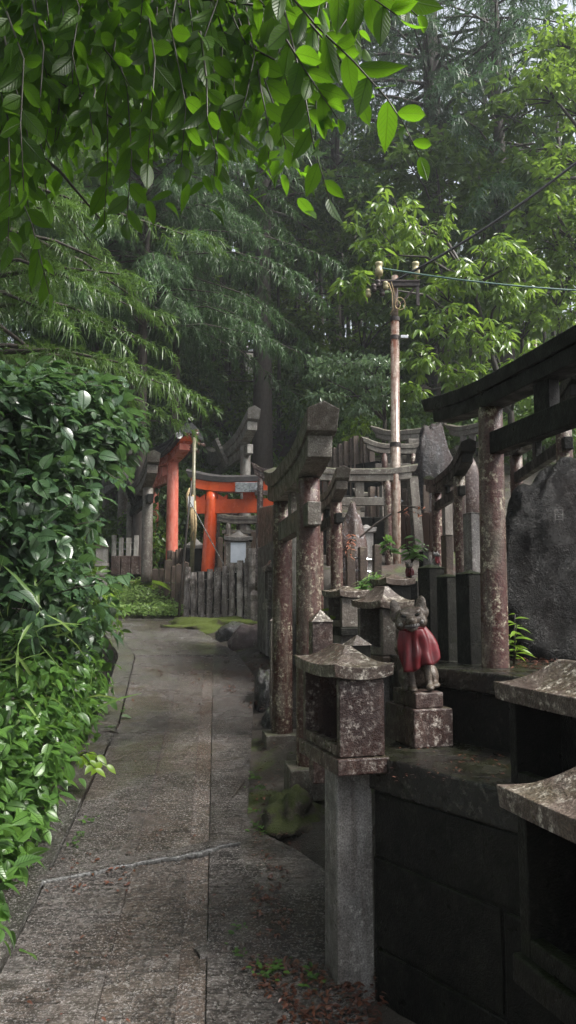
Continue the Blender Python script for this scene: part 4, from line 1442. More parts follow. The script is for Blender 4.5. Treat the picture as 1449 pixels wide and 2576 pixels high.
def broadleaf(name, label, cat, base, clumps, n, size, mat, tmpl=LEAF_LOW, trunk=None, trunk_r=.05, group=None, up=.5, down=.55, inner=.4, limb_mat=TWIG, jit=.5, cut=-.75, crown='crown', stem='trunk', tuft=0, shoots=0):
    """clumps: (centre, radii, weight); leaves in the shells, limbs from the trunk to every clump"""
    base = Vector(base)
    t = thing(name, label, cat, base, 0, group)
    pts = []
    for c, r, k in clumps:
        pts.append(tuft_points(Vector(c) - base, r, int(n * k), tuft, up, down) if tuft else clump_points(Vector(c) - base, r, int(n * k), inner, up, down, jit, cut))
    shoot_lines = []
    for c, r, k in clumps:
        c = np.array(Vector(c) - base)
        for j in range(int(shoots * k)):
            d = unit(rng.normal(size=(1, 3)) + np.array([[.25, -.5, .5]]))[0]
            p0, p1 = c + d * np.array(r) * .6, c + d * np.array(r) * rng.uniform(1.15, 1.6) + np.array([0, 0, -.04])
            shoot_lines.append((Vector(p0), Vector(p1)))
            m = 9
            f = np.linspace(.2, 1, m)[:, None]
            Tn = p0 + (p1 - p0) * f
            sd = np.cross(p1 - p0, [0, 0, 1.0])
            sd = sd / (np.linalg.norm(sd) + 1e-6)
            Dn = (p1 - p0) / np.linalg.norm(p1 - p0) * .5 + sd * np.where(np.arange(m) % 2, 1, -1)[:, None] * .8 + rng.normal(0, .15, (m, 3)) + np.array([0, 0, -.15])
            pts.append((Tn, Dn, np.array([0, -.2, 1.0]) + rng.normal(0, .3, (m, 3))))
    T, D, Nn = cat_pts(pts)
    S = size * (.45 + .8 * rng.random(len(T)) ** 1.3)
    leaf_mesh(crown, T, D, Nn, S, mat, t, tmpl)
    mb = MB()
    tr = [Vector(p) - base for p in (trunk or [base, base + Vector((0, 0, .5))])]
    mb.tube(tr, [trunk_r * (1 - .6 * i / (len(tr) - 1)) for i in range(len(tr))], 8)
    for c, r, k in clumps:
        c = Vector(c) - base
        a = min(tr, key=lambda p: (p - c).length + (1.5 if p.z > c.z else 0))
        m = (a + c) / 2 + Vector((0, 0, .12 * (c - a).length)) + Vector([random.uniform(-.06, .06) for _ in range(3)])
        r0 = trunk_r * .45
        mb.tube([a, m, c], [r0, r0 * .7, r0 * .3], 6)
        for j in range(5):
            q = c + Vector([random.uniform(-.8, .8) * r[i] for i in range(3)])
            mb.tube([m.lerp(c, .6), (m.lerp(c, .6) + q) / 2 + Vector((0, 0, .03)), q], [r0 * .4, r0 * .3, r0 * .12], 5)
    for p, e in shoot_lines:
        mb.tube([p, (p + e) / 2 + Vector((0, 0, .02)), e], [.004, .003, .0012], 4)
    mb.build(stem, limb_mat, t, smooth=True)
    return t


SPR = [spray_template(k, 34, 1.0, .0105, .75) for k in range(3)]
SPR_FAR = [spray_template(20 + k, 30, 1.0, .0135, .7, seg=3) for k in range(3)]
SPR_WEEP = [spray_template(40 + k, 36, 1.0, .011, 1.0, fan=.95) for k in range(3)]


def cedar(name, label, base, H, dia, z0, L, nb, size, tmpls, mat, group=None, weep=0.0, dens=.22, power=.7, low_dead=0, az=None, zmax=None, tipmat=None):
    base = Vector(base)
    t = thing(name, label, 'cedar tree', base, 0, group)
    mb = MB()
    n = 14
    wob = [Vector((random.uniform(-.03, .03), random.uniform(-.03, .03), 0)) * (i / n) * 3 for i in range(n + 1)]
    axis_ = [Vector((0, 0, -.4 + (H + .4) * i / n)) + wob[i] for i in range(n + 1)]
    rad = [dia / 2 * ((1.0 - .85 * i / n) + .5 * math.exp(-i * 1.3)) for i in range(n + 1)]
    mb.tube(axis_, rad, 14)
    limb = mb
    T, D, Nn, S = [], [], [], []
    top = zmax or H
    for i in range(nb):
        z = z0 + (top - z0) * ((i + random.random()) / nb)
        f = (z - z0) / max(.1, H - z0)
        a = random.uniform(*(az or (0, TAU)))
        ln = L * max(.12, (1 - f) ** power) * random.uniform(.7, 1.12)
        d = Vector((math.cos(a), math.sin(a), 0))
        sag = random.uniform(.12, .3) + weep * .2
        pos = lambda q: Vector((0, 0, z)) + d * (ln * q) + Vector((0, 0, ln * (.22 * q - (sag + .2) * q * q)))
        limb.tube([pos(q) for q in (0, .3, .6, .9)], [dia * .11 * (1 - f * .6), dia * .08 * (1 - f * .6), dia * .05, dia * .02], 5)
        m = max(3, int(ln / dens))
        for j in range(m):
            q = .18 + .82 * (j + random.random()) / m
            sa = a + random.choice((-1, 1)) * random.uniform(.15, 1.25) * (1.1 - .6 * q)
            T.append(pos(q))
            D.append((math.cos(sa), math.sin(sa), random.uniform(-.45, .15) - weep * .5))
            Nn.append((random.uniform(-.35, .35), random.uniform(-.35, .35), 1))
            S.append(size * random.uniform(.65, 1.2) * (1.05 - .35 * f))
    for i in range(low_dead):
        z, a = z0 * random.uniform(.45, 1.0), random.uniform(0, TAU)
        ln = random.uniform(.6, 1.6)
        d = Vector((math.cos(a), math.sin(a), random.uniform(-.1, .2)))
        limb.tube([Vector((0, 0, z)), Vector((0, 0, z)) + d * ln * .6, Vector((0, 0, z)) + d * ln + Vector((0, 0, -.2))], [.022, .014, .005], 5)
    limb.build('trunk', BARK, t, smooth=True)
    T, D, Nn, S = np.array(T), np.array(D), np.array(Nn), np.array(S)
    pick = rng.integers(0, len(tmpls), len(T))
    parts = []
    M = frames(D, Nn)
    for k, (tv, tq) in enumerate(tmpls):
        s = pick == k
        if s.any():
            parts.append(scatter(tv, tq, M[s], T[s], S[s]))
    V, Q = join(parts)
    np_mesh('crown', V, Q, mat, t)
    return t


def at(u, d, dz=0.0):
    x = X(u, d)
    return Vector((x, d, ground(x, d) + dz))


# cedars one can point to
cedar('cedar_tree', 'near cedar with bright drooping sprays at the left above the shrubs', (-3.45, 7.3, ground(-3.45, 7.3)), 11, .34, 2.0, 2.75, 150, .42, SPR, L_YOUNG, dens=.085, power=.4, az=(-1.9, 1.7))
cedar('cedar_tree', 'weeping dark cedar with long hanging sprays, left of the middle', at(350, 13.4), 15, .22, 4.4, 3.5, 300, .5, SPR_WEEP, L_CEDAR, weep=.6, dens=.11, power=.45)
cedar('cedar_tree', 'thin straight cedar just right of the weeping cedar, trunk behind the black roof', at(433, 15.0), 17, .20, 4.4, 2.1, 80, .8, SPR_FAR, L_CEDAR, dens=.26)
cedar('cedar_tree', 'big cedar trunk behind the pale stone gate in the middle of the picture', at(659, 16.2), 24, .44, 6.6, 3.0, 120, .95, SPR_FAR, L_CEDAR, dens=.28, low_dead=16)
cedar('cedar_tree', 'tallest cedar at the upper right, its trunk standing against the white sky', at(1112, 17.0), 26, .52, 6.0, 3.6, 230, .78, SPR_FAR, L_CEDAR2, dens=.20, power=.5, low_dead=8)
cedar('cedar_tree', 'pair cedar left of the reddish trunk behind the vermilion gate', at(521, 20.0), 20, .30, 5.4, 2.3, 80, .9, SPR_FAR, L_CEDAR, dens=.3, low_dead=6)
cedar('cedar_tree', 'reddish cedar trunk behind the vermilion gate, right of its pair', at(560, 20.5), 22, .36, 5.8, 2.4, 80, .9, SPR_FAR, L_CEDAR, dens=.3, low_dead=6)
cedar('cedar_tree', 'cedar filling the gap between the middle trunk and the tallest cedar', at(850, 19.5), 19, .32, 6.5, 2.9, 105, 1.0, SPR_FAR, L_CEDAR2, dens=.3, power=.5, low_dead=8)
cedar('cedar_tree', 'dark cedar over the utility pole wires at the right', at(1290, 15.0), 17, .34, 3.6, 2.7, 105, .9, SPR_FAR, L_CEDAR2, dens=.28, power=.55)

# the forest on the slope: a few kinds of cedar, copied
G_F = 'cedars on the forest slope'
LAB_F = ['slender dark cedar standing deep in the forest on the slope', 'full pale cedar standing deep in the forest on the slope', 'narrow tall cedar standing deep in the forest on the slope']
kinds = [cedar('forest_cedar', LAB_F[0], at(600, 26), 17, .30, 3.4, 2.8, 74, 1.15, SPR_FAR, L_CEDAR, G_F, dens=.36, low_dead=8),
         cedar('forest_cedar', LAB_F[1], at(900, 25), 15, .28, 1.8, 3.1, 76, 1.2, SPR_FAR, L_CEDAR2, G_F, dens=.36, low_dead=5, power=.55),
         cedar('forest_cedar', LAB_F[2], at(1250, 24), 20, .30, 5.0, 2.5, 70, 1.1, SPR_FAR, L_CEDAR, G_F, dens=.36, low_dead=10)]
rf = random.Random(4)
placed = [(k.location.x, k.location.y) for k in kinds] + [(X(659, 16.2), 16.2), (X(1112, 17), 17), (X(850, 19.5), 19.5)]
tries = 0
nf = 0
while nf < 74 and tries < 6000:
    tries += 1
    y = 19 + 30 * rf.random() ** 1.2
    x = rf.uniform(-.62, .62) * (y + 2)
    if min((x - a) ** 2 + (y - b) ** 2 for a, b in placed) < 2.0 ** 2:
        continue
    placed.append((x, y))
    k = rf.randrange(3)
    s_ = rf.uniform(.8, 1.2)
    if .03 < x / y < .5:
        s_ = min(s_, (EYE + lerp(x / y, [.03, .1, .2, .4], [.70, .62, .56, .60]) * y - ground(x, y)) / (17, 15, 20)[k])
        if s_ < .3:
            continue
    copy_thing(kinds[k], (x, y, ground(x, y) - .1), rf.uniform(0, TAU), s_)
    nf += 1
# trees beside and behind the camera, mostly unseen, added to block sky light
for x, y, k, s in ((-6.5, 6.5, 0, .9), (-7.5, 10.5, 1, 1.0), (-5.2, 12.5, 0, .9), (-9, 15, 1, 1), (6.8, 10.5, 1, .5), (8.5, 14, 1, .55), (-5.4, 3.2, 1, .8), (-5.2, -1.5, 0, .75), (-3.6, -5.0, 1, .75), (-.5, -6.5, 0, .6), (2.5, -7.5, 1, .6), (5.2, -6.5, 0, .5), (-6.5, -5, 0, .9), (-2.0, -9.5, 1, .8), (1, -11, 0, .7), (4.6, -10.5, 1, .7), (8, -8, 1, .6), (-4.4, 17.0, 1, .9), (-3.2, 15.2, 0, .7)):
    c_ = copy_thing(kinds[k], (x, y, ground(x, y) - .1), rf.uniform(0, TAU), s)
    c_['group'] = 'cedars flanking the shrine ground'
    c_['label'] = ['slender dark cedar flanking the shrine ground on level soil', 'full pale cedar flanking the shrine ground on level soil'][k]

# undergrowth bushes on the slope
G_B = 'bushes under the forest cedars'
bl = ['dark green bush under the forest cedars', 'yellow green bush under the forest cedars']
bk = []
for k, m in enumerate((L_FOREST, L_LIGHT)):
    b = broadleaf('forest_bush', bl[k], 'bush', (0, 30, 0), [((-.3, 30, .9), (.8, .7, .6), 1), ((.5, 30.2, .6), (.6, .6, .5), .7), ((.1, 29.9, 1.5), (.5, .5, .4), .5)], 700, .17, m, LEAF_LOW,
                  [Vector((0, 30, -.2)), Vector((.1, 30, .8)), Vector((0, 30, 1.4))], .03, G_B, crown='foliage', stem='stem')
    bk.append(b)
spots = []
for i in range(120):
    y = 14.2 + 16 * rf.random() ** 1.4
    x = rf.uniform(-.5, .5) * (y + 1)
    if y < 16.5 and (-2.4 < x < .3) and rf.random() < .6:
        continue
    spots.append((x, y))
spots += [(-2.3, 15.6), (-1.7, 15.2), (-1.2, 15.8), (-.6, 15.4), (-.1, 15.7), (-1.4, 16.6), (-.9, 16.4), (-.2, 16.6), (.3, 15.0), (-2.9, 14.2), (-2.2, 15.5), (-1.6, 16.8), (-.6, 17.2), (.5, 14.8), (1.3, 13.4), (2.2, 12.6), (3.0, 12.0), (3.6, 10.6), (4.2, 9.4), (4.6, 11.6), (-4.2, 14.0), (-3.6, 12.9)]
for i, (x, y) in enumerate(spots):
    k = 0 if rf.random() < .72 else 1
    if i < 2:
        k = i
        o_ = bk[k]
        o_.location, o_.rotation_euler = (x, y, ground(x, y) - .1), (0, 0, rf.uniform(0, TAU))
        continue
    copy_thing(bk[k], (x, y, ground(x, y) - .1), rf.uniform(0, TAU), rf.uniform(.6, 1.25) if y > 17 else rf.uniform(.5, .8))

# understory trees between the cedars
G_U = 'small leafy trees between the cedars'
ul = ['small dark leafy tree between the forest cedars', 'small yellow green leafy tree between the forest cedars']
uk = []
for k, m in enumerate((L_FOREST, L_LIGHT)):
    cl = [((rf.uniform(-1, 1), 30 + rf.uniform(-1, 1), rf.uniform(2.0, 5.6)), (rf.uniform(.6, 1.0), rf.uniform(.6, 1.0), rf.uniform(.35, .6)), 1) for i in range(9)]
    uk.append(broadleaf('understory_tree', ul[k], 'tree', (0, 30, 0), cl, 330, .17, m, LEAF_LOW, [Vector((0, 30, -.3)), Vector((.1, 30, 2)), Vector((-.1, 30, 4)), Vector((0, 30, 5.4))], .05, G_U, tuft=7))
us = [(X(470, 19), 19, 1), (X(300, 17.5), 17.5, 0), (X(600, 21), 21, 0), (X(860, 22), 22, 1), (X(930, 16), 16, 0), (X(1020, 17), 17, 0), (X(1120, 14.5), 14.5, 0),
      (X(1230, 16), 16, 0), (X(1340, 15), 15, 1), (X(1420, 17), 17, 0), (X(420, 23), 23, 1), (X(540, 24), 24, 1), (X(690, 25), 25, 0), (X(360, 21), 21, 0), (X(250, 19), 19, 1), (X(150, 18), 18, 0), (X(980, 22), 22, 1), (X(1080, 23), 23, 0), (X(1200, 22), 22, 1), (X(1320, 22), 22, 0),
      (X(750, 29), 29, 1), (X(850, 30), 30, 0), (X(640, 30), 30, 1), (X(500, 30), 30, 0), (X(950, 30), 30, 1), (X(575, 17.5), 17.5, 1), (X(700, 18.5), 18.5, 0), (X(640, 19.5), 19.5, 1), (X(500, 17), 17, 0), (X(780, 19), 19, 1), (X(1440, 13), 13, 0), (X(1400, 20), 20, 1)]
for i, (x, y, k) in enumerate(us):
    if i < 2:
        k = 1 - i
        uk[k].location, uk[k].rotation_euler = (x, y, ground(x, y) - .1), (0, 0, rf.uniform(0, TAU))
        continue
    copy_thing(uk[k], (x, y, ground(x, y) - .1), rf.uniform(0, TAU), rf.uniform(.75, 1.3))
# low plants that cover the slope
n_ = 26000
xs, ys = rng.uniform(-.55, .55, n_), 13.2 + 20 * rng.random(n_) ** 1.5
T = [(a * (b + 1), b) for a, b in zip(xs, ys)]
T = np.array([(x, y, ground(x, y) + rf.random() ** 2 * .35) for x, y in T if not (y < 14.2 and -3.2 < x < .2)])
D = rng.normal(size=T.shape) + np.array([0, -.4, .2])
Nn = rng.normal(size=T.shape) * .35 + np.array([0, -.3, 1])
tag(leaf_mesh('undergrowth', T, D, Nn, rng.uniform(.08, .2, len(T)), L_FOREST, None, LEAF_LOW), kind='stuff')

# slender trunks deep in the wood, right of the middle
G_S = 'slender bare trunks deep in the wood'
mb = MB()
mb.tube([(0, 0, -.3), (.05, 0, 3), (-.04, .05, 6), (.06, 0, 9)], [.075, .06, .045, .02], 8)
st = thing('slender_tree', 'slender dark trunk deep in the wood right of the middle cedar', 'tree', at(770, 22), 0, G_S)
mb.build('trunk', BARK, st, smooth=True)
mb = MB()
for i in range(9):
    z = 3.5 + i * .55
    a = i * 2.4
    mb.tube([(0, 0, z), (math.cos(a) * .4, math.sin(a) * .4, z + .25), (math.cos(a) * .8, math.sin(a) * .8, z + .35)], [.02, .013, .004], 5)
mb.build('limbs', BARK, st, smooth=True)
T, D, Nn = clump_points((0, 0, 8), (1.0, 1.0, 1.6), 420, .2)
leaf_mesh('crown', T, D, Nn, .16 * rng.uniform(.6, 1.2, len(T)), L_FOREST, st, LEAF_LOW)
for u, d in ((785, 20.5), (798, 23), (812, 21), (826, 24), (838, 20), (756, 24), (744, 21), (868, 22), (884, 24.5), (720, 23), (480, 21), (500, 24), (590, 24), (612, 22.5), (455, 18.5), (545, 17.6)):
    c_ = copy_thing(st, at(u, d), rf.uniform(0, TAU), rf.uniform(.8, 1.15))
    if u < 700:
        c_['label'] = 'slender dark trunk deep in the wood left of the middle cedar'

# ---- broadleaf trees near the pole and at the right edge
q = lambda u, v, d, r, k=1.0: (P(u, v, d), r, k)
broadleaf('broadleaf_tree', 'bright green broadleaf tree behind the rusty pole, long pointed drooping leaves', 'tree', at(1300, 10.4),
          [q(985, 545, 9.6, (.42, .5, .24)), q(1065, 590, 9.8, (.45, .5, .32), 1.2), q(895, 715, 9.4, (.2, .3, .16), .5), q(950, 640, 9.6, (.36, .4, .28)), q(1235, 640, 9.9, (.42, .5, .3), 1.1),
           q(1150, 700, 9.9, (.42, .5, .3)), q(1270, 740, 9.9, (.3, .4, .25), .8), q(1120, 830, 9.8, (.44, .5, .35), 1.2), q(1235, 860, 9.9, (.42, .5, .32), 1.1), q(1060, 900, 9.6, (.22, .3, .2), .5),
           q(1165, 950, 9.8, (.4, .4, .25)), q(1300, 930, 10, (.25, .3, .2), .6), q(1035, 985, 9.5, (.18, .25, .14), .4), q(1100, 740, 10.0, (.3, .3, .2), .6), q(1330, 660, 10, (.2, .3, .2), .5), q(1010, 720, 10, (.2, .3, .2), .4)],
          300, .155, L_LIGHT, LEAF_NARROW, [at(1300, 10.4), P(1285, 1040, 10.3), P(1225, 860, 10.2), P(1190, 720, 10.1), P(1120, 600, 10)], .055, down=.9, tuft=8)
broadleaf('broadleaf_tree', 'yellow green broadleaf tree entering from the right edge under the white sky', 'tree', at(1600, 11.5),
          [q(1405, 110, 11.2, (.5, .5, .3)), q(1370, 215, 11, (.4, .4, .3)), q(1440, 250, 11.3, (.5, .5, .35)), q(1420, 400, 11.2, (.45, .5, .35)), q(1375, 450, 11, (.3, .4, .2), .6),
           q(1400, 540, 11.2, (.5, .5, .3)), q(1440, 640, 11.4, (.4, .5, .35)), q(1380, 720, 11.2, (.4, .4, .22), .8), q(1440, 790, 11.2, (.4, .5, .25), .8), q(1360, 590, 11.4, (.25, .3, .2), .4), q(1500, 150, 11.4, (.7, .6, .6), 1.5), q(1520, 500, 11.5, (.6, .6, .8), 1.5)],
          380, .125, L_LIGHT, LEAF_LOW, [at(1600, 11.5), P(1590, 900, 11.5), P(1550, 500, 11.5), P(1480, 150, 11.4)], .10, tuft=7, down=.6)
broadleaf('maple_tree', 'low maple with flat layers of pale wet leaves above the grey gate', 'tree', at(965, 11.2),
          [q(860, 915, 10.6, (.50, .4, .07)), q(915, 965, 10.7, (.5, .4, .07)), q(820, 1000, 10.4, (.30, .3, .05), .6), q(950, 915, 10.8, (.35, .3, .08), .7), q(955, 1005, 10.7, (.35, .3, .08), .7), q(900, 1035, 10.6, (.3, .3, .06), .5), q(800, 945, 10.5, (.2, .2, .04), .35)],
          420, .085, L_PALE, LEAF_LOW, [at(965, 11.2), P(968, 1060, 11.2), P(960, 960, 11)], .04, up=1.2, down=.2, inner=.1, jit=.7)
broadleaf('broadleaf_tree', 'small yellowish shrub beside the top fence under the maple', 'shrub', at(912, 10.8),
          [q(908, 1072, 10.6, (.15, .15, .1)), q(890, 1100, 10.6, (.12, .12, .08), .5)], 90, .09, L_FERN, LEAF_LOW, [at(912, 10.8), P(910, 1080, 10.7)], .012, stem='stem')
broadleaf('broadleaf_tree', 'dark green shrub left of the faded vermilion gate under the cedars', 'shrub', at(330, 15.5),
          [q(300, 1050, 15.5, (.9, .6, .5)), q(400, 1090, 16.5, (.8, .6, .5)), q(350, 980, 16.5, (.7, .6, .5))], 700, .14, L_FOREST, LEAF_LOW, [at(330, 15.5), P(335, 1080, 15.6)], .04, stem='stem')

# ---- shrubs on the left bank
G_L = None
def bank(u, v, d):
    p = P(u, v, d)
    return Vector((p.x, p.y, ground(p.x, p.y)))


broadleaf('shrub', 'tall glossy shrub at the left with large wet ribbed leaves shining at its top', 'shrub', bank(90, 1100, 5.2),
          [q(110, 1010, 5.1, (.42, .4, .20)), q(215, 1040, 5.5, (.36, .4, .26)), q(20, 1030, 4.8, (.45, .4, .3)), q(120, 1130, 5.2, (.5, .45, .35), 1.2), q(200, 1130, 5.7, (.24, .4, .26)), q(-80, 1100, 4.8, (.5, .5, .5))],
          320, .118, L_SHRUB, LEAF_WIDE, [bank(90, 1100, 5.3), P(110, 1250, 5.3), P(120, 1120, 5.2)], .03, up=.9, down=.35, stem='stem', inner=.25, shoots=9)
broadleaf('shrub', 'shrub with smaller fresh leaves reaching right before the far gates', 'shrub', bank(240, 1100, 6.6),
          [q(290, 1070, 6.4, (.20, .3, .09)), q(325, 1090, 6.5, (.10, .2, .08), .6), q(260, 1110, 6.3, (.25, .3, .18)), q(265, 1140, 6.6, (.12, .2, .1), .5)],
          150, .115, L_SHRUB, LEAF, [bank(220, 1100, 6.6), P(225, 1250, 6.6), P(250, 1110, 6.5)], .02, up=.9, down=.5, stem='stem', shoots=4)
broadleaf('shrub', 'broad glossy shrub filling the left edge below the tall one', 'shrub', bank(100, 1350, 4.9),
          [q(60, 1260, 4.8, (.5, .4, .36), 1.2), q(140, 1270, 5.5, (.28, .4, .32)), q(180, 1260, 5.9, (.16, .3, .3), .8), q(40, 1390, 4.5, (.45, .4, .36), 1.2), q(110, 1400, 5.2, (.26, .4, .3)), q(150, 1370, 5.7, (.18, .3, .26), .8), q(-90, 1350, 4.4, (.5, .5, .5), 1)],
          310, .115, L_SHRUB, LEAF_WIDE, [bank(100, 1350, 5.0), P(100, 1450, 4.9), P(100, 1320, 4.9)], .03, up=.8, down=.45, stem='stem', inner=.3, shoots=4)
broadleaf('shrub', 'low glossy shrub beside the path edge under the broad one', 'shrub', bank(130, 1520, 4.9),
          [q(110, 1500, 4.7, (.42, .4, .26)), q(140, 1480, 5.4, (.22, .3, .22)), q(30, 1530, 4.2, (.4, .4, .3)), q(195, 1590, 5.8, (.18, .3, .15), .8), q(150, 1600, 4.9, (.3, .35, .2))],
          270, .10, L_SHRUB, LEAF_WIDE, [bank(130, 1520, 5.0), P(130, 1580, 4.9), P(130, 1500, 4.9)], .02, up=.8, down=.45, stem='stem', inner=.3, shoots=4)
broadleaf('shrub', 'bright leafy bush low on the bank where the path edge shows a dark step', 'shrub', bank(200, 1680, 5.6),
          [q(185, 1680, 5.4, (.24, .35, .18)), q(120, 1690, 4.8, (.32, .35, .2)), q(225, 1740, 5.7, (.14, .25, .12), .6), q(180, 1770, 5.2, (.2, .3, .14)), q(50, 1680, 4.2, (.36, .35, .25))],
          340, .085, L_VINE, LEAF, [bank(180, 1700, 5.4), P(180, 1720, 5.3), P(175, 1680, 5.3)], .014, up=.8, down=.4, stem='stem', inner=.3, shoots=4)
# trailing plants over the bank edge: uncountable
pts = [clump_points(P(u, v, d), r, int(240 * k), .3, .9, .35, .5) for u, v, d, r, k in (
    (60, 1800, 4.1, (.34, .4, .2), 1.2), (150, 1830, 4.7, (.22, .3, .13), .8), (20, 1900, 3.6, (.3, .35, .18), 1.1), (100, 1900, 4.1, (.2, .3, .12), .8), (60, 1970, 3.7, (.2, .25, .12), .8),
    (5, 2020, 3.3, (.2, .3, .13), .8), (40, 2080, 3.4, (.12, .2, .09), .5), (-10, 2130, 3.1, (.13, .2, .1), .5), (190, 1800, 5.1, (.14, .3, .1), .5), (-120, 1900, 3.4, (.4, .4, .3), 1.2), (-80, 2150, 2.9, (.2, .3, .15), .8), (-200, 2350, 2.4, (.25, .4, .2), .8), (15, 1780, 3.9, (.3, .3, .2), .8))]
T, D, Nn = cat_pts(pts)
tag(leaf_mesh('ground_cover', T, D, Nn, .075 * rng.uniform(.6, 1.35, len(T)), L_VINE, None, LEAF), kind='stuff')
# long grass blades in the cover
T, D, Nn = cat_pts([clump_points(P(u, v, d), (.3, .3, .12), 12, .2, .5, -.3, .6) for u, v, d in ((60, 1600, 4.0), (40, 1760, 3.8), (120, 1760, 4.5), (90, 1560, 4.2))])
tag(leaf_mesh('tall_grass', T, D, Nn, .28 * rng.uniform(.6, 1.2, len(T)), L_GRASS, None, leaf_template(.035, .3, .5, (0, .3, .7, 1))), kind='stuff')
# bank fill behind the shrubs
broadleaf('shrub', 'dark shrub mass at the far left behind the glossy shrubs', 'shrub', (-2.6, 5.9, ground(-2.6, 5.9)),
          [((-2.4, 5.8, 1.6), (.7, .6, .6), 1), ((-2.2, 6.6, 1.2), (.6, .6, .5), 1), ((-2.3, 5.0, 1.3), (.6, .6, .6), 1), ((-3.2, 6.2, 1.8), (.9, .7, .8), 1), ((-2.0, 7.6, 1.3), (.4, .6, .4), .7), ((-2.4, 8.6, 1.5), (.4, .6, .5), .7)], 420, .13, L_FOREST, LEAF_LOW, [Vector((-2.6, 5.9, .8)), Vector((-2.6, 5.9, 1.6))], .03, stem='stem')

# ---- the overhanging tree
rt = random.Random(21)
t = thing('broadleaf_tree', 'tree leaning in from the left, its leafy branches hanging across the top of the picture', 'tree', (-2.9, 1.6, ground(-2.9, 1.6)))
o = Vector(t.location)
twig = MB()
T, D, Nn, S = [], [], [], []


def hang(pts, n, size, spread=.55, flat=.0, tip=True):
    """a twig through pts (u, v, d) with alternate leaves"""
    ps = [P(*p) for p in pts]
    seg = [(ps[i + 1] - ps[i]).length for i in range(len(ps) - 1)]
    tot = sum(seg)
    twig.tube([p - o for p in ps], [.0035 * (1 - .6 * i / (len(ps) - 1)) for i in range(len(ps))], 5)
    for k in range(n + 1):
        f = min(.999, .06 + .94 * k / n)
        s, i = f * tot, 0
        while s > seg[i] and i < len(seg) - 1:
            s -= seg[i]
            i += 1
        p = ps[i].lerp(ps[i + 1], min(1, s / seg[i]))
        ax_ = (ps[i + 1] - ps[i]).normalized()
        nrm = Vector((rt.uniform(-.5, .5), .62 + rt.uniform(-.5, .35), .55 + rt.uniform(-.3, .3)))
        side = ax_.cross(nrm).normalized() * (1 if k % 2 else -1)
        d_ = ax_ * (1 - spread) + side * spread + Vector((0, 0, -.18))
        if k == n and tip:
            d_ = ax_ + Vector((0, 0, -.2))
        T.append(p - o)
        D.append(tuple(d_))
        Nn.append(tuple(nrm))
        S.append(1.28 * size * rt.uniform(.8, 1.15) * (.75 if f > .85 else 1))


# the bright spray on the right, leaf by leaf
hang([(690, -60, 1.9), (795, 65, 1.9), (890, 155, 1.88), (975, 250, 1.86), (1020, 320, 1.85), (1055, 395, 1.85)], 14, .088, .62)
hang([(700, -40, 2.1), (765, 230, 2.05), (790, 370, 2.02), (828, 500, 2.0)], 12, .092, .6)
hang([(840, -60, 1.8), (930, -10, 1.78), (1000, 40, 1.76)], 8, .095, .6)
hang([(900, -120, 1.9), (985, -20, 1.85), (1050, 40, 1.83)], 7, .092, .6)
hang([(720, 100, 2.0), (770, 180, 2.0), (850, 300, 1.98)], 9, .085)
hang([(780, 60, 2.0), (850, 140, 2.0), (905, 250, 2.0)], 8, .08)
for a, b, n in (((600, 60), (606, 370), 11), ((660, 40), (676, 400), 12), ((700, 120), (742, 395), 10), ((560, 80), (538, 445), 13), ((500, 60), (470, 415), 12), ((440, 120), (455, 420), 11),
                ((390, 150), (372, 410), 9), ((300, 120), (262, 420), 11), ((320, 220), (318, 560), 13), ((270, 250), (262, 560), 12), ((240, 230), (235, 340), 5), ((160, 60), (150, 290), 9),
                ((110, 120), (118, 500), 13), ((60, 150), (60, 480), 12), ((30, 250), (110, 690), 15), ((20, 300), (20, 620), 11), ((0, 380), (125, 740), 12), ((200, 20), (205, 250), 8), ((640, 140), (590, 340), 8), ((520, 200), (548, 400), 7)):
    d0 = rt.uniform(2.0, 2.7)
    m_ = ((a[0] + b[0]) / 2 + rt.uniform(-25, 25), (a[1] + b[1]) / 2)
    hang([(a[0] - rt.uniform(0, 60), a[1] - 120, d0 + .1), (a[0], a[1], d0), (m_[0], m_[1], d0 - .03), (b[0], b[1], d0 - .06)], n + 3, .086 * rt.uniform(.9, 1.15))
for i in range(230):
    f = rt.random()
    u = rt.uniform(-120, 880)
    lim = lerp(u, [-120, 0, 150, 250, 350, 500, 650, 800, 900], [520, 440, 300, 300, 270, 300, 290, 260, 90])
    v = rt.uniform(-160, lim - 60)
    d0 = rt.uniform(2.1, 3.8)
    du, dv = rt.uniform(-60, 70), rt.uniform(90, 190)
    hang([(u - du * .6, v - dv * .7, d0 + .1), (u, v, d0), (u + du * .6, v + dv * .5, d0), (u + du, v + dv, d0)], rt.randint(7, 11), .086 * rt.uniform(.85, 1.15))
for i in range(5200):  # unseen crown above the frame, added to shade the hanging leaves
    p = Vector((rt.uniform(-3.2, .1), rt.uniform(.6, 3.6), rt.uniform(3.3, 4.6))) - o
    a = rt.uniform(0, TAU)
    T.append(p)
    D.append((math.cos(a), math.sin(a), -.5))
    Nn.append((rt.uniform(-.4, .4), rt.uniform(-.4, .4), 1))
    S.append(.11 * rt.uniform(.8, 1.2))
tv, tq, tuv = leaf_template(.205, .2, .3)
TA, DA, NA, SA = np.array([tuple(x) for x in T]), np.array(D), np.array(Nn), np.array(S)
pick, parts, uvs = rng.integers(0, 3, len(TA)), [], []
for k, tm in enumerate((leaf_template(.205, .2, .3), leaf_template(.17, .5, .55), leaf_template(.225, .12, .08))):
    s_ = pick == k
    parts.append(scatter(tm[0], tm[1], frames(DA[s_], NA[s_]), TA[s_], SA[s_]))
    uvs.append(np.tile(tm[2], (int(s_.sum()), 1)))
V, Q = join(parts)
np_mesh('foliage', V, Q, L_OVER, t, uv=np.concatenate(uvs))
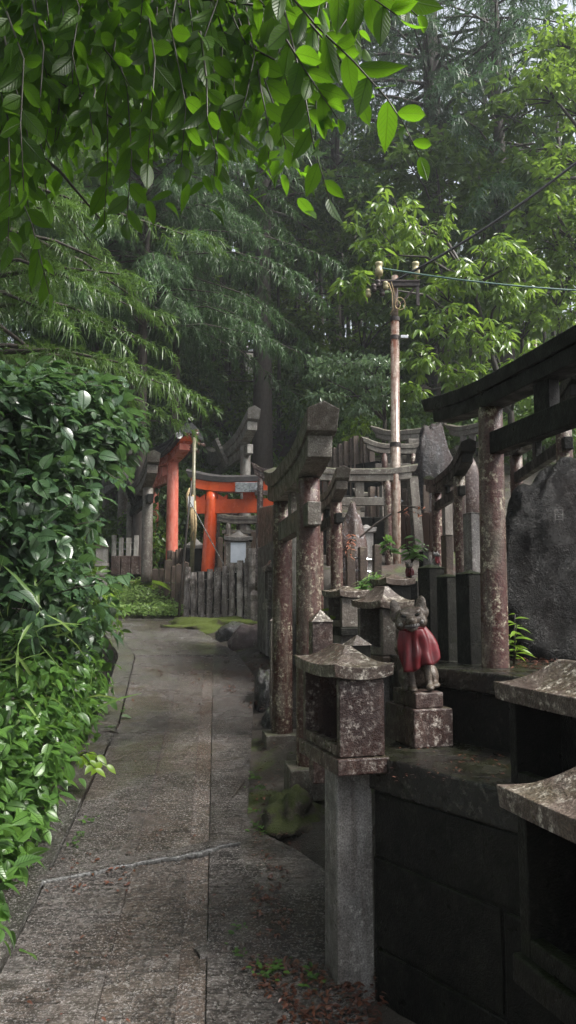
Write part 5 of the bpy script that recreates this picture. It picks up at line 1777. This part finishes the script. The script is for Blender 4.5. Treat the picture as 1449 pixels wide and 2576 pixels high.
for a, b, c_ in (((-300, -100, 2.6), (200, -40, 2.7), (700, 20, 2.2)), ((-300, 0, 2.4), (0, 100, 2.5), (330, 330, 2.5)), ((300, -80, 2.8), (520, 60, 2.6), (690, 150, 2.2)), ((-200, 150, 2.8), (150, 430, 2.7), (260, 560, 2.6)), ((-250, 60, 2.6), (60, 240, 2.6), (120, 420, 2.6))):
    twig.tube([P(*a) - o, P(*b) - o, P(*c_) - o], [.011, .007, .003], 6)
twig.build('twigs', TWIG, t, smooth=True)
mb = MB()
mb.tube([(0, 0, -.4), (.05, .05, 1.2), (.15, .3, 2.6), (.3, .6, 4.2)], [.13, .11, .09, .06], 12)
for z_, e in ((2.4, P(-300, -100, 2.6)), (2.2, P(-300, 0, 2.4)), (2.8, P(300, -80, 2.8)), (1.9, P(-200, 150, 2.8)), (2.1, P(-250, 60, 2.6))):
    mb.tube([(.12, .25, z_), (Vector((.12, .25, z_)) + (e - o)) / 2 + Vector((0, 0, .25)), e - o], [.035, .022, .011], 7)
mb.build('trunk', BARK, t, smooth=True)

# ---- small plants
def fern(label, base, fronds, size, mat=L_FERN):
    t = thing('fern', label, 'fern', base)
    for a, el, ln in fronds:
        T, D, Nn, S = [], [], [], []
        d = Vector((math.cos(a), math.sin(a), 0))
        mb = MB()
        pos = lambda f: d * (ln * f * .9) + Vector((0, 0, ln * (el * f - (el + .35) * f * f)))
        mb.tube([pos(k / 8) for k in range(9)], [.004 * (1 - k / 9) + .001 for k in range(9)], 5)
        st_ = mb.build('stalk', L_FERN, t)
        for k in range(26):
            f = .12 + .88 * k / 26
            for sg in (-1, 1):
                side = Vector((-d.y, d.x, 0)) * sg
                T.append(pos(f))
                D.append(tuple(side + d * .45 + Vector((0, 0, -.15))))
                Nn.append((rt.uniform(-.2, .2), rt.uniform(-.2, .2), 1))
                S.append(size * math.sin(math.pi * min(1, f * .85 + .12)) + .01)
        leaf_mesh('frond', np.array([tuple(x) for x in T]), np.array(D), np.array(Nn), np.array(S), mat, t, leaf_template(.13, .1, .2, (0, .3, .7, 1)))
    return t


fern('yellow green fern arching over the far left end of the shrubs', P(205, 1480, 7.2), [(R(-35), .5, .5), (R(-75), .3, .45), (R(10), .7, .35)], .13)
fern('small bright fern hanging before the pointed stone fence', P(372, 1462, 12.0), [(R(-20), .25, .45), (R(-60), .1, .35), (R(-150), .4, .3)], .14)


def sprig(label, base, stems, n, size, mat, tmpl=LEAF, name='leafy_sprig', cat='plant', droop=.3):
    t = thing(name, label, cat, base)
    b = Vector(base)
    T, D, Nn, S = [], [], [], []
    mb = MB()
    for e in stems:
        e = Vector(e) - b
        m_ = e * .5 + Vector((0, 0, .12 * e.length))
        mb.tube([(0, 0, 0), m_, e], [.004, .003, .0015], 5)
        for k in range(n):
            f = .25 + .75 * k / (n - 1)
            p = Vector((0, 0, 0)).lerp(m_, f * 2) if f < .5 else m_.lerp(e, f * 2 - 1)
            a = k * 2.4 + rt.random()
            T.append(tuple(p))
            D.append((math.cos(a), math.sin(a) - .3, rt.uniform(-.1, .45) - droop))
            Nn.append((rt.uniform(-.4, .4), -.5, 1))
            S.append(size * rt.uniform(.7, 1.2))
    mb.build('stem', TWIG, t, smooth=True)
    leaf_mesh('leaves', np.array(T), np.array(D), np.array(Nn), np.array(S), mat, t, tmpl)
    return t


sprig('bright sprig of oval leaves hanging over the path edge at the left', P(190, 1905, 4.35), [P(245, 1900, 4.25), P(268, 1925, 4.2), P(225, 1915, 4.2), P(240, 1935, 4.15)], 6, .075, L_FERN, droop=.8)
sprig('leafy sprig at the foot of the rusty pole above the small fox', P(1036, 1415, 4.9), [P(1040, 1350, 4.85), P(1055, 1375, 4.8), P(1022, 1370, 4.85), P(1058, 1395, 4.8)], 7, .075, L_VINE)
sprig('two leaved sprig left of the rusty pole before the board fence', P(985, 1400, 5.2), [P(962, 1350, 5.2), P(970, 1368, 5.15), P(975, 1345, 5.2)], 4, .085, L_VINE)
sprig('creeping plant growing over the small lantern left of the fox', P(900, 1500, 4.7), [P(925, 1455, 4.6), P(885, 1480, 4.5), P(935, 1480, 4.6), P(915, 1530, 4.4), P(950, 1445, 4.7), P(865, 1500, 4.4)], 9, .06, L_VINE)
sprig('bright young plant in the gap between the grey gate and the small lantern', P(830, 1600, 4.6), [P(822, 1530, 4.5), P(838, 1550, 4.5), P(830, 1570, 4.4), P(845, 1520, 4.6)], 8, .06, L_FERN)
sprig('wispy pale grass tuft above the creeping plant', P(935, 1480, 4.8), [P(930, 1440, 4.8), P(965, 1450, 4.75), P(985, 1455, 4.7), P(950, 1435, 4.8)], 9, .10, L_GRASS, leaf_template(.05, .2, .5, (0, .3, .7, 1)), 'grass_tuft', 'plant', .1)
sprig('small sprout on top of the dark square post beside the slat fence', P(1066, 1386, 5.2), [P(1062, 1368, 5.2), P(1072, 1372, 5.2)], 3, .04, L_PALE)
pl = P(1292, 1650, 3.05)
sprig('light green plant with arching leaves at the foot of the red stained pillar', (pl.x, pl.y, T2Z), [P(1296, 1545, 3.05), P(1300, 1570, 3.0), P(1296, 1600, 3.0), P(1302, 1630, 3.0)], 7, .062, L_FERN, leaf_template(.13, .2, .5), droop=-.1)
sprig('withered russet sprig caught on the short leaning posts', P(892, 1350, 5.4), [P(872, 1375, 5.4), P(880, 1400, 5.4), P(868, 1390, 5.4), P(876, 1345, 5.4)], 9, .045, L_RUSSET, LEAF_NARROW, 'withered_sprig', 'twig')
sprig('withered russet twig hanging on the board fence right of the pole', P(1000, 1290, 5.9), [P(1070, 1275, 5.85), P(1064, 1296, 5.85)], 5, .05, L_RUSSET, LEAF_NARROW, 'withered_sprig', 'twig')
tag(MB().tube([P(905, 1352, 5.6), P(945, 1318, 5.6), P(985, 1292, 5.6)], [.006, .008, .008], 5).build('bare_twig', TWIG), 'bare dark twig slanting before the pale lantern box left of the pole', 'twig')
tag(MB().tube([P(1012, 1272, 6.2), P(1040, 1276, 6.1), P(1073, 1284, 6.0)], [.006, .006, .003], 5).build('bare_twig', TWIG), 'bare twig lying along the board fence right of the pole', 'twig')

# grass patch at the end of the path
T, D, Nn, S = [], [], [], []
for i in range(6500):
    u, d = rt.uniform(205, 462), rt.uniform(11.45, 13.2)
    p = at(u, d)
    T.append((p.x, p.y, p.z + rt.random() ** 2 * .16))
    a = rt.uniform(0, TAU)
    D.append((math.cos(a), math.sin(a) - .3, rt.uniform(.1, 1.1)))
    Nn.append((rt.uniform(-.4, .4), -.5, .9))
    S.append(rt.uniform(.03, .085))
tag(leaf_mesh('grass_patch', np.array(T), np.array(D), np.array(Nn), np.array(S), L_GRASS, None, LEAF_LOW), kind='stuff')
# leaf litter and cedar needles
T, D, Nn, S = [], [], [], []


def litter(u0, u1, v0, v1, n, s, zz=None):
    for i in range(n):
        u, v = rt.uniform(u0, u1), rt.uniform(v0, v1)
        if zz is None:
            p = G(u, v)
            z_ = max(p.z, ground(p.x, p.y))
            if noise.noise(Vector((p.x * 3.3, p.y * 3.3, 5))) < -.05 and n > 100:
                continue
        else:
            r = ray(u, v)
            p = Vector((0, 0, EYE)) + r * ((zz - EYE) / r.z)
            z_ = zz
        T.append((p.x, p.y, z_ + .006 + rt.random() * .008))
        a = rt.uniform(0, TAU)
        D.append((math.cos(a), math.sin(a), rt.uniform(-.15, .2)))
        Nn.append((rt.uniform(-.4, .4), rt.uniform(-.4, .4), 1))
        S.append(s * rt.uniform(.5, 1.3))


litter(600, 960, 2420, 2600, 700, .022)
litter(640, 810, 1780, 2450, 900, .022)
litter(560, 680, 1640, 1800, 500, .03)
litter(60, 600, 1640, 2576, 170, .02)
litter(330, 520, 1650, 1780, 160, .03)
litter(980, 1290, 1885, 1975, 90, .012, T1Z)
litter(1290, 1420, 1662, 1688, 160, .014, T2Z)
litter(120, 330, 2150, 2260, 60, .022)
tag(leaf_mesh('leaf_litter', np.array(T), np.array(D), np.array(Nn), np.array(S), L_DEAD, None, LEAF_LOW), kind='stuff')
# weeds in the cracks
T, D, Nn, S = [], [], [], []
for u, v, n in ((640, 1960, 26), (650, 1990, 20), (648, 2050, 16), (655, 2095, 16), (205, 2105, 14), (186, 2130, 10), (220, 2070, 10), (600, 2350, 10), (690, 2440, 26), (790, 2470, 18), (672, 2455, 16), (275, 1835, 14), (310, 1790, 10), (310, 1690, 12), (640, 2080, 14), (625, 1620, 18), (660, 1655, 14), (600, 2400, 10)):
    c_ = G(u, v)
    for i in range(n):
        T.append((c_.x + rt.gauss(0, .022), c_.y + rt.gauss(0, .03), c_.z + rt.random() * .025))
        a = rt.uniform(0, TAU)
        D.append((math.cos(a), math.sin(a), .5))
        Nn.append((rt.uniform(-.3, .3), -.4, 1))
        S.append(rt.uniform(.014, .03))
tag(leaf_mesh('weeds', np.array(T), np.array(D), np.array(Nn), np.array(S), L_VINE, None, LEAF_LOW), kind='stuff')
tag(leaf_mesh('fallen_leaf', np.array([tuple(G(305, 1808) + Vector((0, 0, .02)))]), np.array([(1, .1, 0)]), np.array([(0, -.2, 1)]), np.array([.08]), L_PALE, None, LEAF_WIDE), 'single pale fallen leaf lying on the path', 'leaf')
# sticks on the path
for i, (a, b, lab) in enumerate((((245, 1846), (300, 1850), 'dark cedar twig lying on the left of the path'), ((615, 1968), (585, 2010), 'thin curved stick at the right edge of the path'))):
    tag(MB().tube([G(*a) + Vector((0, 0, .012)), (G(*a) + G(*b)) / 2 + Vector((.01, .03, .02)), G(*b) + Vector((0, 0, .012))], [.006, .007, .003], 5).build('fallen_twig', TWIG), lab, 'twig')
